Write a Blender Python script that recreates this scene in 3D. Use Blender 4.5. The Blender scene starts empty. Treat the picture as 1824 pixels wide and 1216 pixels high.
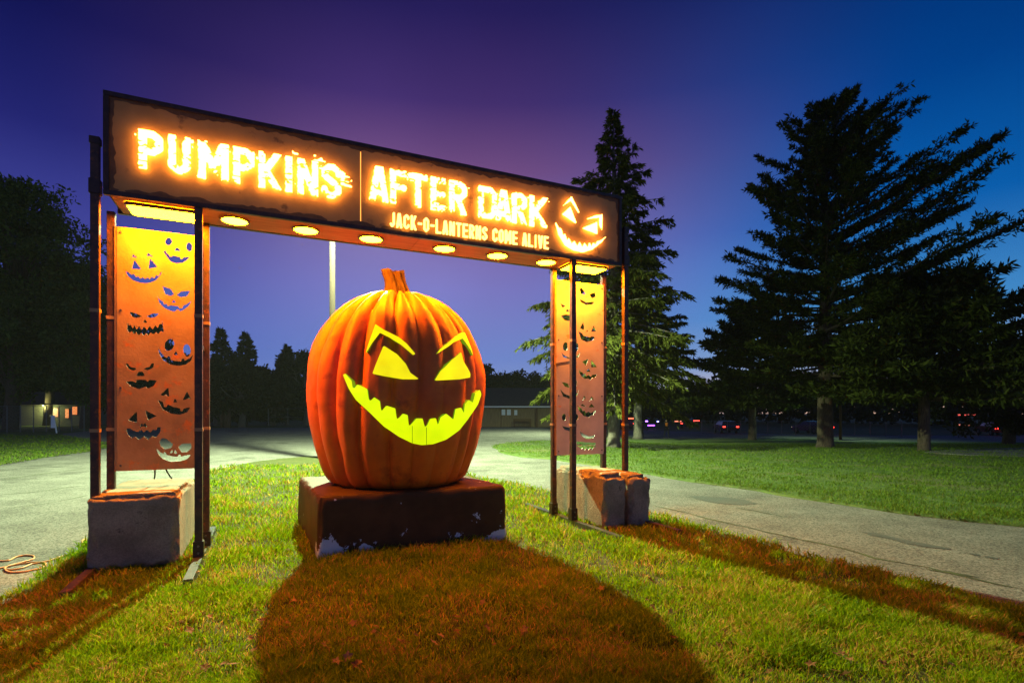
import bpy, math, random
import numpy as np
from mathutils import Vector, Matrix
R = math.radians
rng = np.random.default_rng(7)
random.seed(7)
scene = bpy.context.scene
C = scene.collection

# ------------------------------------------------------------------ camera
CAM_H, F, CU, HV = 1.6, 950.0, 912.0, 734.0       # eye height; focal length, centre column and horizon row of the 1824 px photograph
cam = bpy.data.cameras.new('camera')
cam.sensor_width = 36.0
cam.lens = F / 1824 * 36
cam.shift_y = (HV - 608) / 1824
cam.clip_start = 0.05
cam.clip_end = 2000
camo = bpy.data.objects.new('camera', cam)
C.objects.link(camo)
camo.location = (0, 0, CAM_H)
camo.rotation_euler = (R(90), 0, 0)
scene.camera = camo

# ------------------------------------------------------------------ sky (dusk: the sun has set beyond the right of the picture)
SKY_STRENGTH = 1.0
world = bpy.data.worlds.new('World')
scene.world = world
world.use_nodes = True
wt = world.node_tree
for n in list(wt.nodes):
    wt.nodes.remove(n)
def srgb(r, g, b):
    f = lambda c: (c / 255 / 12.92) if c / 255 <= 0.04045 else ((c / 255 + 0.055) / 1.055) ** 2.4
    return (f(r), f(g), f(b), 1)
def wn(t, **k):
    n = wt.nodes.new(t)
    for a, b in k.items():
        setattr(n, a, b)
    return n
tc = wn('ShaderNodeTexCoord')
sep = wn('ShaderNodeSeparateXYZ')
wt.links.new(tc.outputs['Generated'], sep.inputs[0])
def ramp(stops, fac):
    r = wn('ShaderNodeValToRGB')
    e = r.color_ramp.elements
    e[0].position, e[0].color = stops[0][0], srgb(*stops[0][1])
    e[1].position, e[1].color = stops[-1][0], srgb(*stops[-1][1])
    for p, c in stops[1:-1]:
        k = e.new(p); k.color = srgb(*c)
    r.color_ramp.interpolation = 'EASE' if len(stops) == 2 else 'LINEAR'
    wt.links.new(fac, r.inputs[0])
    return r
west = ramp([(0.0, (228, 186, 160)), (0.03, (204, 180, 180)), (0.08, (135, 165, 205)), (0.16, (66, 138, 200)), (0.3, (8, 96, 176)), (0.45, (0, 66, 142)), (0.6, (0, 42, 108)), (1.0, (2, 26, 70))], sep.outputs['Z'])
east = ramp([(0.0, (140, 158, 205)), (0.10, (112, 136, 206)), (0.22, (124, 122, 198)), (0.33, (126, 100, 162)), (0.41, (112, 76, 130)), (0.5, (66, 46, 108)), (0.6, (36, 28, 86)), (0.72, (14, 16, 68)), (1.0, (8, 10, 46))], sep.outputs['Z'])
def mr(v, a, b, smooth=True):
    m = wn('ShaderNodeMapRange')
    if smooth: m.interpolation_type = 'SMOOTHSTEP'
    m.inputs['From Min'].default_value = a; m.inputs['From Max'].default_value = b
    wt.links.new(v, m.inputs['Value'])
    return m.outputs[0]
mixa = wn('ShaderNodeMix', data_type='RGBA')
wt.links.new(mr(sep.outputs['X'], -0.05, 0.56), mixa.inputs['Factor'])
wt.links.new(east.outputs[0], mixa.inputs['A']); wt.links.new(west.outputs[0], mixa.inputs['B'])
# far left of the sky is the darkest, away from the sunset
mixd = wn('ShaderNodeMix', data_type='RGBA')
dark = ramp([(0.0, (96, 124, 190)), (0.12, (76, 98, 180)), (0.26, (62, 66, 152)), (0.38, (34, 36, 112)), (0.5, (14, 18, 80)), (0.6, (8, 12, 56)), (1.0, (4, 8, 40))], sep.outputs['Z'])
wt.links.new(mr(sep.outputs['X'], -0.18, -0.62), mixd.inputs['Factor'])
wt.links.new(mixa.outputs['Result'], mixd.inputs['A']); wt.links.new(dark.outputs[0], mixd.inputs['B'])
nz0 = wn('ShaderNodeTexNoise'); nz0.inputs['Scale'].default_value = 2.2; nz0.inputs['Detail'].default_value = 3
wt.links.new(tc.outputs['Generated'], nz0.inputs['Vector'])
nzr = wn('ShaderNodeMapRange'); nzr.inputs['From Min'].default_value = .25; nzr.inputs['From Max'].default_value = .75
nzr.inputs['To Min'].default_value = .88; nzr.inputs['To Max'].default_value = 1.12
wt.links.new(nz0.outputs['Fac'], nzr.inputs['Value'])
nzm = wn('ShaderNodeVectorMath'); nzm.operation = 'SCALE'
wt.links.new(mixd.outputs['Result'], nzm.inputs[0]); wt.links.new(nzr.outputs[0], nzm.inputs['Scale'])
bg = wn('ShaderNodeBackground')
bg.inputs['Strength'].default_value = SKY_STRENGTH
wo = wn('ShaderNodeOutputWorld')
wt.links.new(nzm.outputs[0], bg.inputs[0])
wt.links.new(bg.outputs[0], wo.inputs[0])

# lamps of the place (set here, placed with their poles and fixtures below)
YARD_LAMP_POWER = 44000.0
BACK_LAMP_POWER = 11000.0
YARD_LAMP_COLOR = (0.74, 1.0, 0.54)
AMBER = (1.0, 0.25, 0.0009)
DOWNLIGHT = 520.0
TOWER_LIGHT = 280.0
LETTER_GLOW = 14.0
HAZE = 0.00022

scene.view_settings.view_transform = 'Standard'
scene.view_settings.look = 'None'
scene.view_settings.exposure = 0.0
scene.view_settings.gamma = 1.0
scene.view_settings.use_curve_mapping = False
scene.render.engine = 'CYCLES'
cy = scene.cycles
cy.use_denoising = True
cy.max_bounces = 6
cy.diffuse_bounces = 3
cy.glossy_bounces = 2
cy.transmission_bounces = 4
cy.sample_clamp_indirect = 4.0
cy.use_light_tree = True
cy.volume_bounces = 0

# ------------------------------------------------------------------ object helpers
def tag(o, label=None, cat=None, group=None, kind=None):
    if label: o['label'] = label
    if cat: o['category'] = cat
    if group: o['group'] = group
    if kind: o['kind'] = kind
    return o
def empty(name, loc, label, cat, group=None, rz=0):
    o = bpy.data.objects.new(name, None)
    C.objects.link(o)
    o.location = loc
    o.rotation_euler = (0, 0, rz)
    o.empty_display_size = 0.2
    bpy.context.view_layer.update()
    return tag(o, label, cat, group)
def link(name, me, m=None, parent=None, smooth=False):
    """vertices are in world space unless the parent has a transform of its own: then they are moved into it"""
    o = bpy.data.objects.new(name, me)
    C.objects.link(o)
    if m is not None and not me.materials:
        me.materials.append(m)
    if parent is not None:
        o.parent = parent
    if smooth:
        me.polygons.foreach_set('use_smooth', [True] * len(me.polygons))
    return o
def mesh(name, v, f):
    me = bpy.data.meshes.new(name)
    me.from_pydata([tuple(map(float, p)) for p in v], [], f)
    me.update()
    return me
def quads_mesh(name, V, nq):
    """V: (nq*4,3) array"""
    me = bpy.data.meshes.new(name)
    me.vertices.add(nq * 4)
    me.vertices.foreach_set('co', V.astype(np.float32).ravel())
    me.loops.add(nq * 4)
    me.loops.foreach_set('vertex_index', np.arange(nq * 4, dtype=np.int32))
    me.polygons.add(nq)
    me.polygons.foreach_set('loop_start', np.arange(0, nq * 4, 4, dtype=np.int32))
    me.update(calc_edges=True)
    return me
class MB:
    def __init__(s):
        s.v, s.f = [], []
    def add(s, v, f):
        n = len(s.v)
        s.v += [tuple(p) for p in v]
        s.f += [tuple(i + n for i in q) for q in f]
        return s
    def box(s, a, b, fr=None):
        v = [(x, y, z) for z in (a[2], b[2]) for y in (a[1], b[1]) for x in (a[0], b[0])]
        if fr: v = [fr(*p) for p in v]
        return s.add(v, [(0, 2, 3, 1), (4, 5, 7, 6), (0, 1, 5, 4), (1, 3, 7, 5), (3, 2, 6, 7), (2, 0, 4, 6)])
    def tube(s, pts, rad, n=8, cap=True):
        pts = [Vector(p) for p in pts]
        if not hasattr(rad, '__len__'): rad = [rad] * len(pts)
        rings = []
        for i, p in enumerate(pts):
            d = (pts[min(i + 1, len(pts) - 1)] - pts[max(i - 1, 0)]).normalized()
            up = Vector((0, 0, 1)) if abs(d.z) < .9 else Vector((1, 0, 0))
            a = d.cross(up).normalized(); b = d.cross(a).normalized()
            rings.append([p + (a * math.cos(2 * math.pi * k / n) + b * math.sin(2 * math.pi * k / n)) * rad[i] for k in range(n)])
        v = [q for r in rings for q in r]
        f = [(i * n + k, i * n + (k + 1) % n, (i + 1) * n + (k + 1) % n, (i + 1) * n + k) for i in range(len(pts) - 1) for k in range(n)]
        if cap:
            f += [tuple(range(n - 1, -1, -1)), tuple((len(pts) - 1) * n + k for k in range(n))]
        return s.add(v, f)
    def lathe(s, prof, c=(0, 0, 0), n=24):
        v = [(c[0] + r * math.cos(2 * math.pi * k / n), c[1] + r * math.sin(2 * math.pi * k / n), c[2] + z) for r, z in prof for k in range(n)]
        f = [(i * n + k, i * n + (k + 1) % n, (i + 1) * n + (k + 1) % n, (i + 1) * n + k) for i in range(len(prof) - 1) for k in range(n)]
        return s.add(v, f)
    def build(s, name, m=None, parent=None, smooth=False, bevel=0):
        v = s.v
        if parent is not None:
            inv = parent.matrix_world.inverted()
            v = [inv @ Vector(p) for p in v]
        me = mesh(name, v, s.f)
        if bevel:
            import bmesh
            bm = bmesh.new(); bm.from_mesh(me)
            bmesh.ops.bevel(bm, geom=list(bm.edges), offset=bevel, segments=2, affect='EDGES', clamp_overlap=True)
            bm.to_mesh(me); bm.free()
        return link(name, me, m, parent, smooth)

# ------------------------------------------------------------------ noise
def _hash(ix, iy, iz, seed):
    h = (ix * 374761393 + iy * 668265263 + iz * 2147483647 + seed * 974634777) & 0xFFFFFFFF
    h = ((h ^ (h >> 13)) * 1274126177) & 0xFFFFFFFF
    return ((h ^ (h >> 16)) & 0xFFFF) / 65535.0
def vnoise(x, y, z=0.0, seed=0):
    x, y, z = np.broadcast_arrays(np.asarray(x, float), np.asarray(y, float), np.asarray(z, float))
    ix, iy, iz = np.floor(x).astype(np.int64), np.floor(y).astype(np.int64), np.floor(z).astype(np.int64)
    fx, fy, fz = x - ix, y - iy, z - iz
    fx, fy, fz = fx * fx * (3 - 2 * fx), fy * fy * (3 - 2 * fy), fz * fz * (3 - 2 * fz)
    r = 0
    for a in (0, 1):
        for b in (0, 1):
            for c in (0, 1):
                w = (fx if a else 1 - fx) * (fy if b else 1 - fy) * (fz if c else 1 - fz)
                r = r + w * _hash(ix + a, iy + b, iz + c, seed)
    return r
def fbm(x, y, z=0.0, seed=0, o=3):
    r, a = 0, .5
    for k in range(o):
        r = r + a * (vnoise(x * 2 ** k, y * 2 ** k, z * 2 ** k if np.ndim(z) or z else 0.0, seed + k) - .5)
        a *= .5
    return r

# ------------------------------------------------------------------ materials
def mat(name, c1, c2=None, scale=8.0, rough=.7, metal=0.0, bump=0.0, bscale=None, spec=.4, detail=6.0, stretch=(1, 1, 1), contrast=(.35, .65), coord='Object', extra=None):
    m = bpy.data.materials.new(name)
    m.use_nodes = True
    t = m.node_tree
    p = t.nodes['Principled BSDF']
    p.inputs['Roughness'].default_value = rough
    p.inputs['Metallic'].default_value = metal
    p.inputs['Specular IOR Level'].default_value = spec
    p.inputs['Base Color'].default_value = (*c1, 1)
    tcn = t.nodes.new('ShaderNodeTexCoord')
    mp = t.nodes.new('ShaderNodeMapping')
    mp.inputs['Scale'].default_value = stretch
    t.links.new(tcn.outputs[coord], mp.inputs[0])
    out = None
    if c2 is not None:
        n = t.nodes.new('ShaderNodeTexNoise')
        n.inputs['Scale'].default_value = scale
        n.inputs['Detail'].default_value = detail
        n.inputs['Roughness'].default_value = .62
        t.links.new(mp.outputs[0], n.inputs['Vector'])
        r = t.nodes.new('ShaderNodeValToRGB')
        r.color_ramp.elements[0].position = contrast[0]; r.color_ramp.elements[0].color = (*c1, 1)
        r.color_ramp.elements[1].position = contrast[1]; r.color_ramp.elements[1].color = (*c2, 1)
        t.links.new(n.outputs['Fac'], r.inputs[0])
        out = r.outputs[0]
        if extra:                                            # (colour, scale, threshold, softness): a third colour in patches
            n3 = t.nodes.new('ShaderNodeTexNoise'); n3.inputs['Scale'].default_value = extra[1]; n3.inputs['Detail'].default_value = 8
            n3.inputs['Roughness'].default_value = .65
            t.links.new(mp.outputs[0], n3.inputs['Vector'])
            mrn = t.nodes.new('ShaderNodeMapRange'); mrn.inputs['From Min'].default_value = extra[2]; mrn.inputs['From Max'].default_value = extra[2] + extra[3]
            t.links.new(n3.outputs['Fac'], mrn.inputs['Value'])
            mx = t.nodes.new('ShaderNodeMix'); mx.data_type = 'RGBA'
            mx.inputs['B'].default_value = (*extra[0], 1)
            t.links.new(mrn.outputs[0], mx.inputs['Factor']); t.links.new(out, mx.inputs['A'])
            out = mx.outputs['Result']
        t.links.new(out, p.inputs['Base Color'])
    if bump:
        n2 = t.nodes.new('ShaderNodeTexNoise')
        n2.inputs['Scale'].default_value = bscale or scale * 4
        n2.inputs['Detail'].default_value = 6
        t.links.new(mp.outputs[0], n2.inputs['Vector'])
        b = t.nodes.new('ShaderNodeBump')
        b.inputs['Strength'].default_value = min(1, bump)
        b.inputs['Distance'].default_value = .02
        t.links.new(n2.outputs['Fac'], b.inputs['Height'])
        t.links.new(b.outputs[0], p.inputs['Normal'])
    return m
def emit(name, col, strength, samp=None, base=(.5, .5, .5)):
    m = bpy.data.materials.new(name)
    m.use_nodes = True
    p = m.node_tree.nodes['Principled BSDF']
    p.inputs['Base Color'].default_value = (*base, 1)
    p.inputs['Emission Color'].default_value = (*col, 1)
    p.inputs['Emission Strength'].default_value = strength
    if samp: m.cycles.emission_sampling = samp
    return m
def leafmat(name, c1, c2, trans=.25, rough=.65):
    m = bpy.data.materials.new(name)
    m.use_nodes = True
    t = m.node_tree
    p = t.nodes['Principled BSDF']
    p.inputs['Roughness'].default_value = rough
    p.inputs['Specular IOR Level'].default_value = .05
    g = t.nodes.new('ShaderNodeNewGeometry')
    r = t.nodes.new('ShaderNodeValToRGB')
    r.color_ramp.elements[0].color = (*c1, 1); r.color_ramp.elements[1].color = (*c2, 1)
    t.links.new(g.outputs['Random Per Island'], r.inputs[0])
    t.links.new(r.outputs[0], p.inputs['Base Color'])
    tr = t.nodes.new('ShaderNodeBsdfTranslucent')
    t.links.new(r.outputs[0], tr.inputs[0])
    mx = t.nodes.new('ShaderNodeMixShader'); mx.inputs[0].default_value = trans
    t.links.new(p.outputs[0], mx.inputs[1]); t.links.new(tr.outputs[0], mx.inputs[2])
    t.links.new(mx.outputs[0], t.nodes['Material Output'].inputs[0])
    return m

M = {}
M['steel'] = mat('brown oxidised steel tube', (.045, .03, .024), (.11, .055, .03), 9, .42, .35, .25, 60, extra=((.24, .085, .025), 14, .56, .1))
M['bare_steel'] = mat('galvanised steel', (.09, .09, .095), (.16, .155, .15), 20, .35, .8, .1, 80)
M['dark_steel'] = mat('dark steel frame', (.03, .022, .018), (.07, .04, .025), 14, .38, .4, .2, 60)
M['sign'] = mat('painted sign sheet', (.38, .20, .055), (.50, .27, .08), 2.5, .55, .0, .08, 20, extra=((.18, .09, .03), 3.5, .60, .08))
M['sign_edge'] = mat('scorched sign border', (.10, .05, .02), (.15, .08, .03), 14, .6)
M['rust'] = mat('rusted plate', (.27, .165, .075), (.40, .25, .12), 3.2, .62, .15, .12, 40, extra=((.52, .17, .04), 5.5, .56, .09))
M['rust_grey'] = mat('half rusted grey plate', (.36, .33, .30), (.48, .44, .40), 3.0, .5, .1, .1, 40, extra=((.46, .22, .10), 7, .62, .05))
M['plywood'] = mat('plywood soffit', (.26, .14, .07), (.40, .24, .12), 3.0, .7, 0, .15, 30, stretch=(1, 9, 1))
M['pumpkin'] = mat('pumpkin paint', (.60, .11, .005), (.82, .19, .010), 1.6, .54, 0, .22, 9, spec=.4, extra=((.38, .05, .006), 3.2, .56, .16))
M['stem'] = mat('stem paint', (.018, .009, .003), (.075, .036, .012), 14, .85, 0, .7, 30, stretch=(1, 1, .25), extra=((.03, .014, .006), 18, .55, .05))
M['concrete'] = mat('cast concrete', (.19, .155, .10), (.32, .265, .18), 3.5, .88, 0, .5, 45, extra=((.10, .08, .055), 7, .60, .08))
M['wood'] = mat('weathered wood pole', (.085, .042, .018), (.15, .08, .035), 6, .85, 0, .4, 30, stretch=(4, 4, .5))
M['pole'] = mat('rust brown lamp pole', (.014, .005, .0015), (.026, .010, .003), 7, .9, 0, .3, 30, stretch=(4, 4, .5))
M['shed_wall'] = mat('stained shed boards', (.19, .13, .06), (.28, .20, .10), 2, .8, 0, .2, 20, stretch=(6, 6, .6))
M['shed_roof'] = mat('dark shingles', (.045, .032, .034), (.075, .055, .055), 6, .9, 0, .3, 30)
M['white'] = mat('white paint', (.72, .73, .70), (.80, .80, .78), 6, .6)
M['paper'] = mat('paper notice', (.70, .78, .82), (.78, .84, .86), 20, .7)
M['bark'] = mat('bark', (.055, .036, .024), (.13, .09, .062), 9, .95, 0, .9, 22, stretch=(3, 3, .6))
M['bark_grey'] = mat('grey bark', (.13, .105, .08), (.25, .21, .17), 9, .95, 0, .9, 22, stretch=(3, 3, .6))
M['spruce'] = leafmat('spruce needles', (.05, .060, .010), (.16, .17, .030))
M['pine'] = leafmat('pine needles', (.022, .032, .006), (.09, .105, .018), .15)
M['leaf'] = leafmat('broad leaves', (.035, .06, .010), (.12, .165, .028))
M['darkleaf'] = leafmat('dark leaves', (.018, .020, .006), (.050, .048, .012), .1)
def grassmat(name, c1, c2, straw, share, trans=.45):
    m = leafmat(name, c1, c2, trans, .5)
    t = m.node_tree
    r = [n for n in t.nodes if n.type == 'VALTORGB'][0]
    r.color_ramp.elements[1].position = 1 - share
    e = r.color_ramp.elements.new(min(.999, 1 - share + .02)); e.color = (*straw, 1)
    g = [n for n in t.nodes if n.type == 'NEW_GEOMETRY'][0]
    n = t.nodes.new('ShaderNodeTexNoise'); n.inputs['Scale'].default_value = 1.6; n.inputs['Detail'].default_value = 6
    t.links.new(g.outputs['Position'], n.inputs['Vector'])
    k = t.nodes.new('ShaderNodeMapRange'); k.inputs['From Min'].default_value = .3; k.inputs['From Max'].default_value = .7
    k.inputs['To Min'].default_value = -.30; k.inputs['To Max'].default_value = .30
    t.links.new(n.outputs['Fac'], k.inputs['Value'])
    a = t.nodes.new('ShaderNodeMath'); a.use_clamp = True
    t.links.new(g.outputs['Random Per Island'], a.inputs[0]); t.links.new(k.outputs[0], a.inputs[1])
    t.links.new(a.outputs[0], r.inputs[0])
    return m
M['grass'] = leafmat('grass blades', (.10, .27, .004), (.30, .42, .020), .45, .5)
M['grass'] = grassmat('grass blades', (.11, .215, .002), (.32, .40, .005), (.52, .30, .07), .15)
M['fargrass'] = leafmat('far grass blades', (.075, .155, .010), (.18, .23, .03), .35, .6)
M['dead'] = leafmat('dead leaves', (.12, .055, .02), (.34, .20, .09), .2, .7)
M['cord'] = mat('orange cord', (.62, .24, .08), (.70, .30, .12), 10, .5)
M['cable'] = mat('dark cable', (.03, .04, .05), None, rough=.5)
M['tyre'] = mat('tyre', (.015, .015, .015), None, rough=.9)
M['glass'] = mat('car glass', (.01, .012, .015), None, rough=.08, spec=.8)
M['car_dark'] = mat('dark car paint', (.03, .03, .04), None, rough=.25, spec=.6)
M['car_red'] = mat('red car paint', (.18, .02, .015), None, rough=.25, spec=.6)
M['vest'] = mat('orange vest', (.75, .20, .03), (.85, .26, .04), 20, .7)
M['skin'] = mat('skin', (.45, .26, .17), None, rough=.6)
M['clothes'] = mat('dark clothes', (.02, .02, .028), (.03, .03, .035), 10, .9)
M['hair'] = mat('dark hair', (.02, .014, .01), None, rough=.8)
M['e_letter'] = emit('lit letter', (1.0, .42, .065), LETTER_GLOW)
M['e_small'] = emit('lit small letter', (1.0, .48, .09), 4.5)
M['e_down'] = emit('lit downlight lens', AMBER, DOWNLIGHT)
M['e_tower'] = emit('lit tower light lens', AMBER, TOWER_LIGHT)
M['e_eye'] = emit('lit yellow eye', (1.0, .88, .0), .98, base=(.25, .18, .0))
M['e_mouth'] = emit('lit lime mouth', (.78, 1.0, .0), .98, base=(.2, .22, .0))
M['inner'] = emit('glowing cut edge', (.30, .62, .01), .42, base=(.2, .3, .02))
for k_ in ('e_eye', 'e_mouth'):                       # hot spots of the lamps behind the panels
    t_ = M[k_].node_tree; p_ = t_.nodes['Principled BSDF']
    c_ = t_.nodes.new('ShaderNodeTexCoord'); n_ = t_.nodes.new('ShaderNodeTexNoise'); n_.inputs['Scale'].default_value = 3.0; n_.inputs['Detail'].default_value = 5
    r_ = t_.nodes.new('ShaderNodeMapRange'); r_.inputs['From Min'].default_value = .3; r_.inputs['From Max'].default_value = .7; r_.inputs['To Min'].default_value = .82; r_.inputs['To Max'].default_value = 1.12
    t_.links.new(c_.outputs['Object'], n_.inputs['Vector']); t_.links.new(n_.outputs['Fac'], r_.inputs['Value']); t_.links.new(r_.outputs[0], p_.inputs['Emission Strength'])

def ground_mat(name, cols, scale, bump, bscale, rough=.95, fine=None):
    m = mat(name, cols[0], cols[1], scale, rough, 0, bump, bscale, spec=.2, coord='Object', extra=cols[2] if len(cols) > 2 else None)
    return m
M['lawn'] = ground_mat('lawn soil and thatch', [(.028, .035, .010), (.075, .075, .022), ((.10, .075, .035), 1.3, .58, .1)], 9, .9, 55)
M['farlawn'] = ground_mat('far lawn', [(.05, .085, .016), (.10, .13, .035), ((.13, .12, .05), .35, .52, .12)], 3.0, .8, 25)
M['asphalt'] = ground_mat('worn asphalt', [(.115, .104, .093), (.180, .163, .148), ((.082, .074, .066), .45, .56, .1)], 1.1, .8, 90)
# fine stone in the asphalt
def add_aggregate(m, amount=.62, scale=42):
    t = m.node_tree
    p = t.nodes['Principled BSDF']
    src = p.inputs['Base Color'].links[0].from_socket
    tcn = t.nodes.new('ShaderNodeTexCoord')
    v = t.nodes.new('ShaderNodeTexNoise'); v.inputs['Scale'].default_value = scale; v.inputs['Detail'].default_value = 5
    v.inputs['Roughness'].default_value = .8
    t.links.new(tcn.outputs['Object'], v.inputs['Vector'])
    r = t.nodes.new('ShaderNodeMapRange'); r.inputs['From Min'].default_value = .4; r.inputs['From Max'].default_value = .6
    r.inputs['To Min'].default_value = 1 - amount; r.inputs['To Max'].default_value = 1 + amount
    t.links.new(v.outputs['Fac'], r.inputs['Value'])
    mx = t.nodes.new('ShaderNodeVectorMath'); mx.operation = 'SCALE'
    t.links.new(src, mx.inputs[0]); t.links.new(r.outputs[0], mx.inputs['Scale'])
    t.links.new(mx.outputs[0], p.inputs['Base Color'])
add_aggregate(M['asphalt'])
add_aggregate(M['concrete'], .18, 60)
M['tar'] = mat('dark asphalt patch', (.055, .055, .05), (.09, .088, .08), 30, .8, 0, .5, 90)
M['crack'] = mat('pavement crack', (.03, .03, .018), (.06, .075, .02), 6, .95)

# ------------------------------------------------------------------ geometry of the picture
def sm(x):
    x = np.clip(x, 0, 1); return x * x * (3 - 2 * x)
def drop(x, y):
    """the park falls away gently beyond the drive on the right"""
    return -.75 * sm((np.asarray(y, float) - 20) / 24) * sm((np.asarray(x, float) - 2) / 9)
def ground(u, v, off=0.0):
    dx, dz = (u - CU) / F, (HV - v) / F
    y = (off - CAM_H) / dz
    for _ in range(30):
        y = .5 * y + .5 * (off + float(drop(dx * y, y)) - CAM_H) / dz
    return (dx * y, y, float(drop(dx * y, y)) + off)
def LZD(s, z, d): return L(s, d, z)
def at_depth(u, v, y):
    return ((u - CU) / F * y, y, CAM_H + (HV - v) / F * y)
H0 = 2.16                                         # soffit height above the eye
A0 = R(24.7)
E1 = Vector((math.cos(A0), math.sin(A0), 0)); E2 = Vector((-math.sin(A0), math.cos(A0), 0))
_y = H0 * F / (HV - 345)
O = Vector(((183 - CU) / F * _y, _y, 0))
def L(s, t, z):                                    # arch frame: along, behind, up
    return O + E1 * s + E2 * t + Vector((0, 0, z))
def on_plane(u, v, t=0.0):                         # pixel -> (s, z) on the upright plane t behind the sign face
    d = Vector(((u - CU) / F, 1, (HV - v) / F))
    lam = (t + O.dot(E2)) / d.dot(E2)
    return lam * d.dot(E1) - O.dot(E1), CAM_H + lam * d.z
def on_level(u, v, z):                             # pixel -> (s, t) on a level plane
    y = (z - CAM_H) * F / (HV - v)
    p = Vector(((u - CU) / F * y, y, 0)) - O
    return p.dot(E1), p.dot(E2)
SL = on_plane(1108, 475)[0]                        # length of the sign
ZS = CAM_H + H0                                    # soffit
ZT = on_plane(183, 159)[1]                         # top of the sign

# ------------------------------------------------------------------ filled shapes from a field
def fill_field(f, x0, x1, y0, y1, c, merge=True):
    nx, ny = int(math.ceil((x1 - x0) / c)) + 1, int(math.ceil((y1 - y0) / c)) + 1
    xs, ys = x0 + np.arange(nx) * c, y0 + np.arange(ny) * c
    X, Y = np.meshgrid(xs, ys)
    V = f(X, Y)
    I = V > 0
    verts, ids, faces, bedges = [], {}, [], []
    def vid(key, x, y):
        k = ids.get(key)
        if k is None:
            k = ids[key] = len(verts); verts.append((x, y))
        return k
    cnt = I[:-1, :-1].astype(int) + I[1:, :-1] + I[:-1, 1:] + I[1:, 1:]
    full = cnt == 4
    for j in range(ny - 1):
        row = full[j]
        i = 0
        while i < nx - 1:
            if row[i]:
                k = i + 1
                if merge:
                    while k < nx - 1 and row[k]: k += 1
                q = [(i, j), (k, j), (k, j + 1), (i, j + 1)]
                faces.append(tuple(vid(a, xs[a[0]], ys[a[1]]) for a in q))
                i = k
            else: i += 1
    for j, i in zip(*np.nonzero((cnt > 0) & (cnt < 4))):
        j, i = int(j), int(i)
        cs = [(i, j), (i + 1, j), (i + 1, j + 1), (i, j + 1)]
        poly, cross = [], []
        for k in range(4):
            a, b = cs[k], cs[(k + 1) % 4]
            va, vb = V[a[1], a[0]], V[b[1], b[0]]
            if va > 0:
                poly.append(vid(a, xs[a[0]], ys[a[1]])); cross.append(False)
            if (va > 0) != (vb > 0):
                w = va / (va - vb); w = min(.98, max(.02, w))
                key = ('e',) + (a + b if a < b else b + a)
                poly.append(vid(key, xs[a[0]] + (xs[b[0]] - xs[a[0]]) * w, ys[a[1]] + (ys[b[1]] - ys[a[1]]) * w)); cross.append(True)
        if len(poly) >= 3:
            faces.append(tuple(poly))
            for k in range(len(poly)):
                k2 = (k + 1) % len(poly)
                if cross[k] and cross[k2]: bedges.append((poly[k], poly[k2]))
    return verts, faces, bedges
def solid(vfe, fmap, d0, d1):
    """thicken a filled shape: fmap(x, y, d) -> point; d0 is the near face, d1 the far one"""
    v, f, e = vfe
    n = len(v)
    V = [fmap(x, y, d0) for x, y in v] + [fmap(x, y, d1) for x, y in v]
    Fc = list(f) + [tuple(i + n for i in reversed(q)) for q in f] + [(b, a, a + n, b + n) for a, b in e]
    return V, Fc
def sd_poly(X, Y, P):
    """signed distance to a closed polygon, positive inside"""
    P = np.asarray(P, float)
    d = np.full(X.shape, 1e18); ins = np.zeros(X.shape, bool)
    for k in range(len(P)):
        ax, ay = P[k]; bx, by = P[(k + 1) % len(P)]
        ex, ey = bx - ax, by - ay
        t = np.clip(((X - ax) * ex + (Y - ay) * ey) / (ex * ex + ey * ey + 1e-12), 0, 1)
        d = np.minimum(d, (X - ax - t * ex) ** 2 + (Y - ay - t * ey) ** 2)
        c = (ay > Y) != (by > Y)
        if ey != 0:
            ins ^= c & (X < ex * (Y - ay) / ey + ax)
    return np.where(ins, 1, -1) * np.sqrt(d)
def ellipse(cx, cy, rx, ry, tilt=0, n=20):
    a = R(tilt)
    return [(cx + rx * math.cos(q) * math.cos(a) - ry * math.sin(q) * math.sin(a), cy + rx * math.cos(q) * math.sin(a) + ry * math.sin(q) * math.cos(a)) for q in [2 * math.pi * k / n for k in range(n)]]

# ================================================================== GROUND
def sheet(name, poly, z, m, cell, x0=None, x1=None, y0=None, y1=None, rough=0.0, edge=0.0, label=None):
    P = np.array(poly)
    bb = (P[:, 0].min() - cell, P[:, 0].max() + cell, P[:, 1].min() - cell, P[:, 1].max() + cell)
    def f(X, Y):
        d = sd_poly(X, Y, P)
        return d + (fbm(X * 1.7, Y * 1.7, seed=5) * edge if edge else 0)
    vfe = fill_field(f, *bb, cell, merge=False)
    v = np.array(vfe[0])
    zz = z + drop(v[:, 0], v[:, 1])
    if rough: zz = zz + fbm(v[:, 0] * .8, v[:, 1] * .8, seed=3) * rough
    n = len(v)
    low = np.c_[v, zz - .10]
    fc = list(vfe[1]) + [(b, a, a + n, b + n) for a, b in vfe[2]]
    me = mesh(name, np.r_[np.c_[v, zz], low], fc)
    return tag(link(name, me, m, None, True), kind='structure')
g2 = lambda pts: [ground(u, v)[:2] for u, v in pts]
island_px_left = [(-60, 1118), (0, 1078), (30, 1059), (67, 1032), (85, 1013), (115, 1000), (138, 983), (150, 974)]
island_px_back = [(371, 839), (391, 834), (420, 829), (450, 822), (500, 816), (557, 812), (640, 812), (720, 818), (800, 834), (850, 850), (905, 861), (940, 866), (975, 875)]
island_px_right = [(1163, 919), (1200, 927), (1327, 958), (1453, 996), (1528, 1009), (1593, 1032), (1679, 1050), (1824, 1092), (2100, 1172)]
ISLAND = [(-4.6, -3.0), (-4.75, 2.0)] + g2(island_px_left) + g2(island_px_back) + g2(island_px_right) + [(7.5, 1.5), (7.0, -3.0)]
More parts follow.
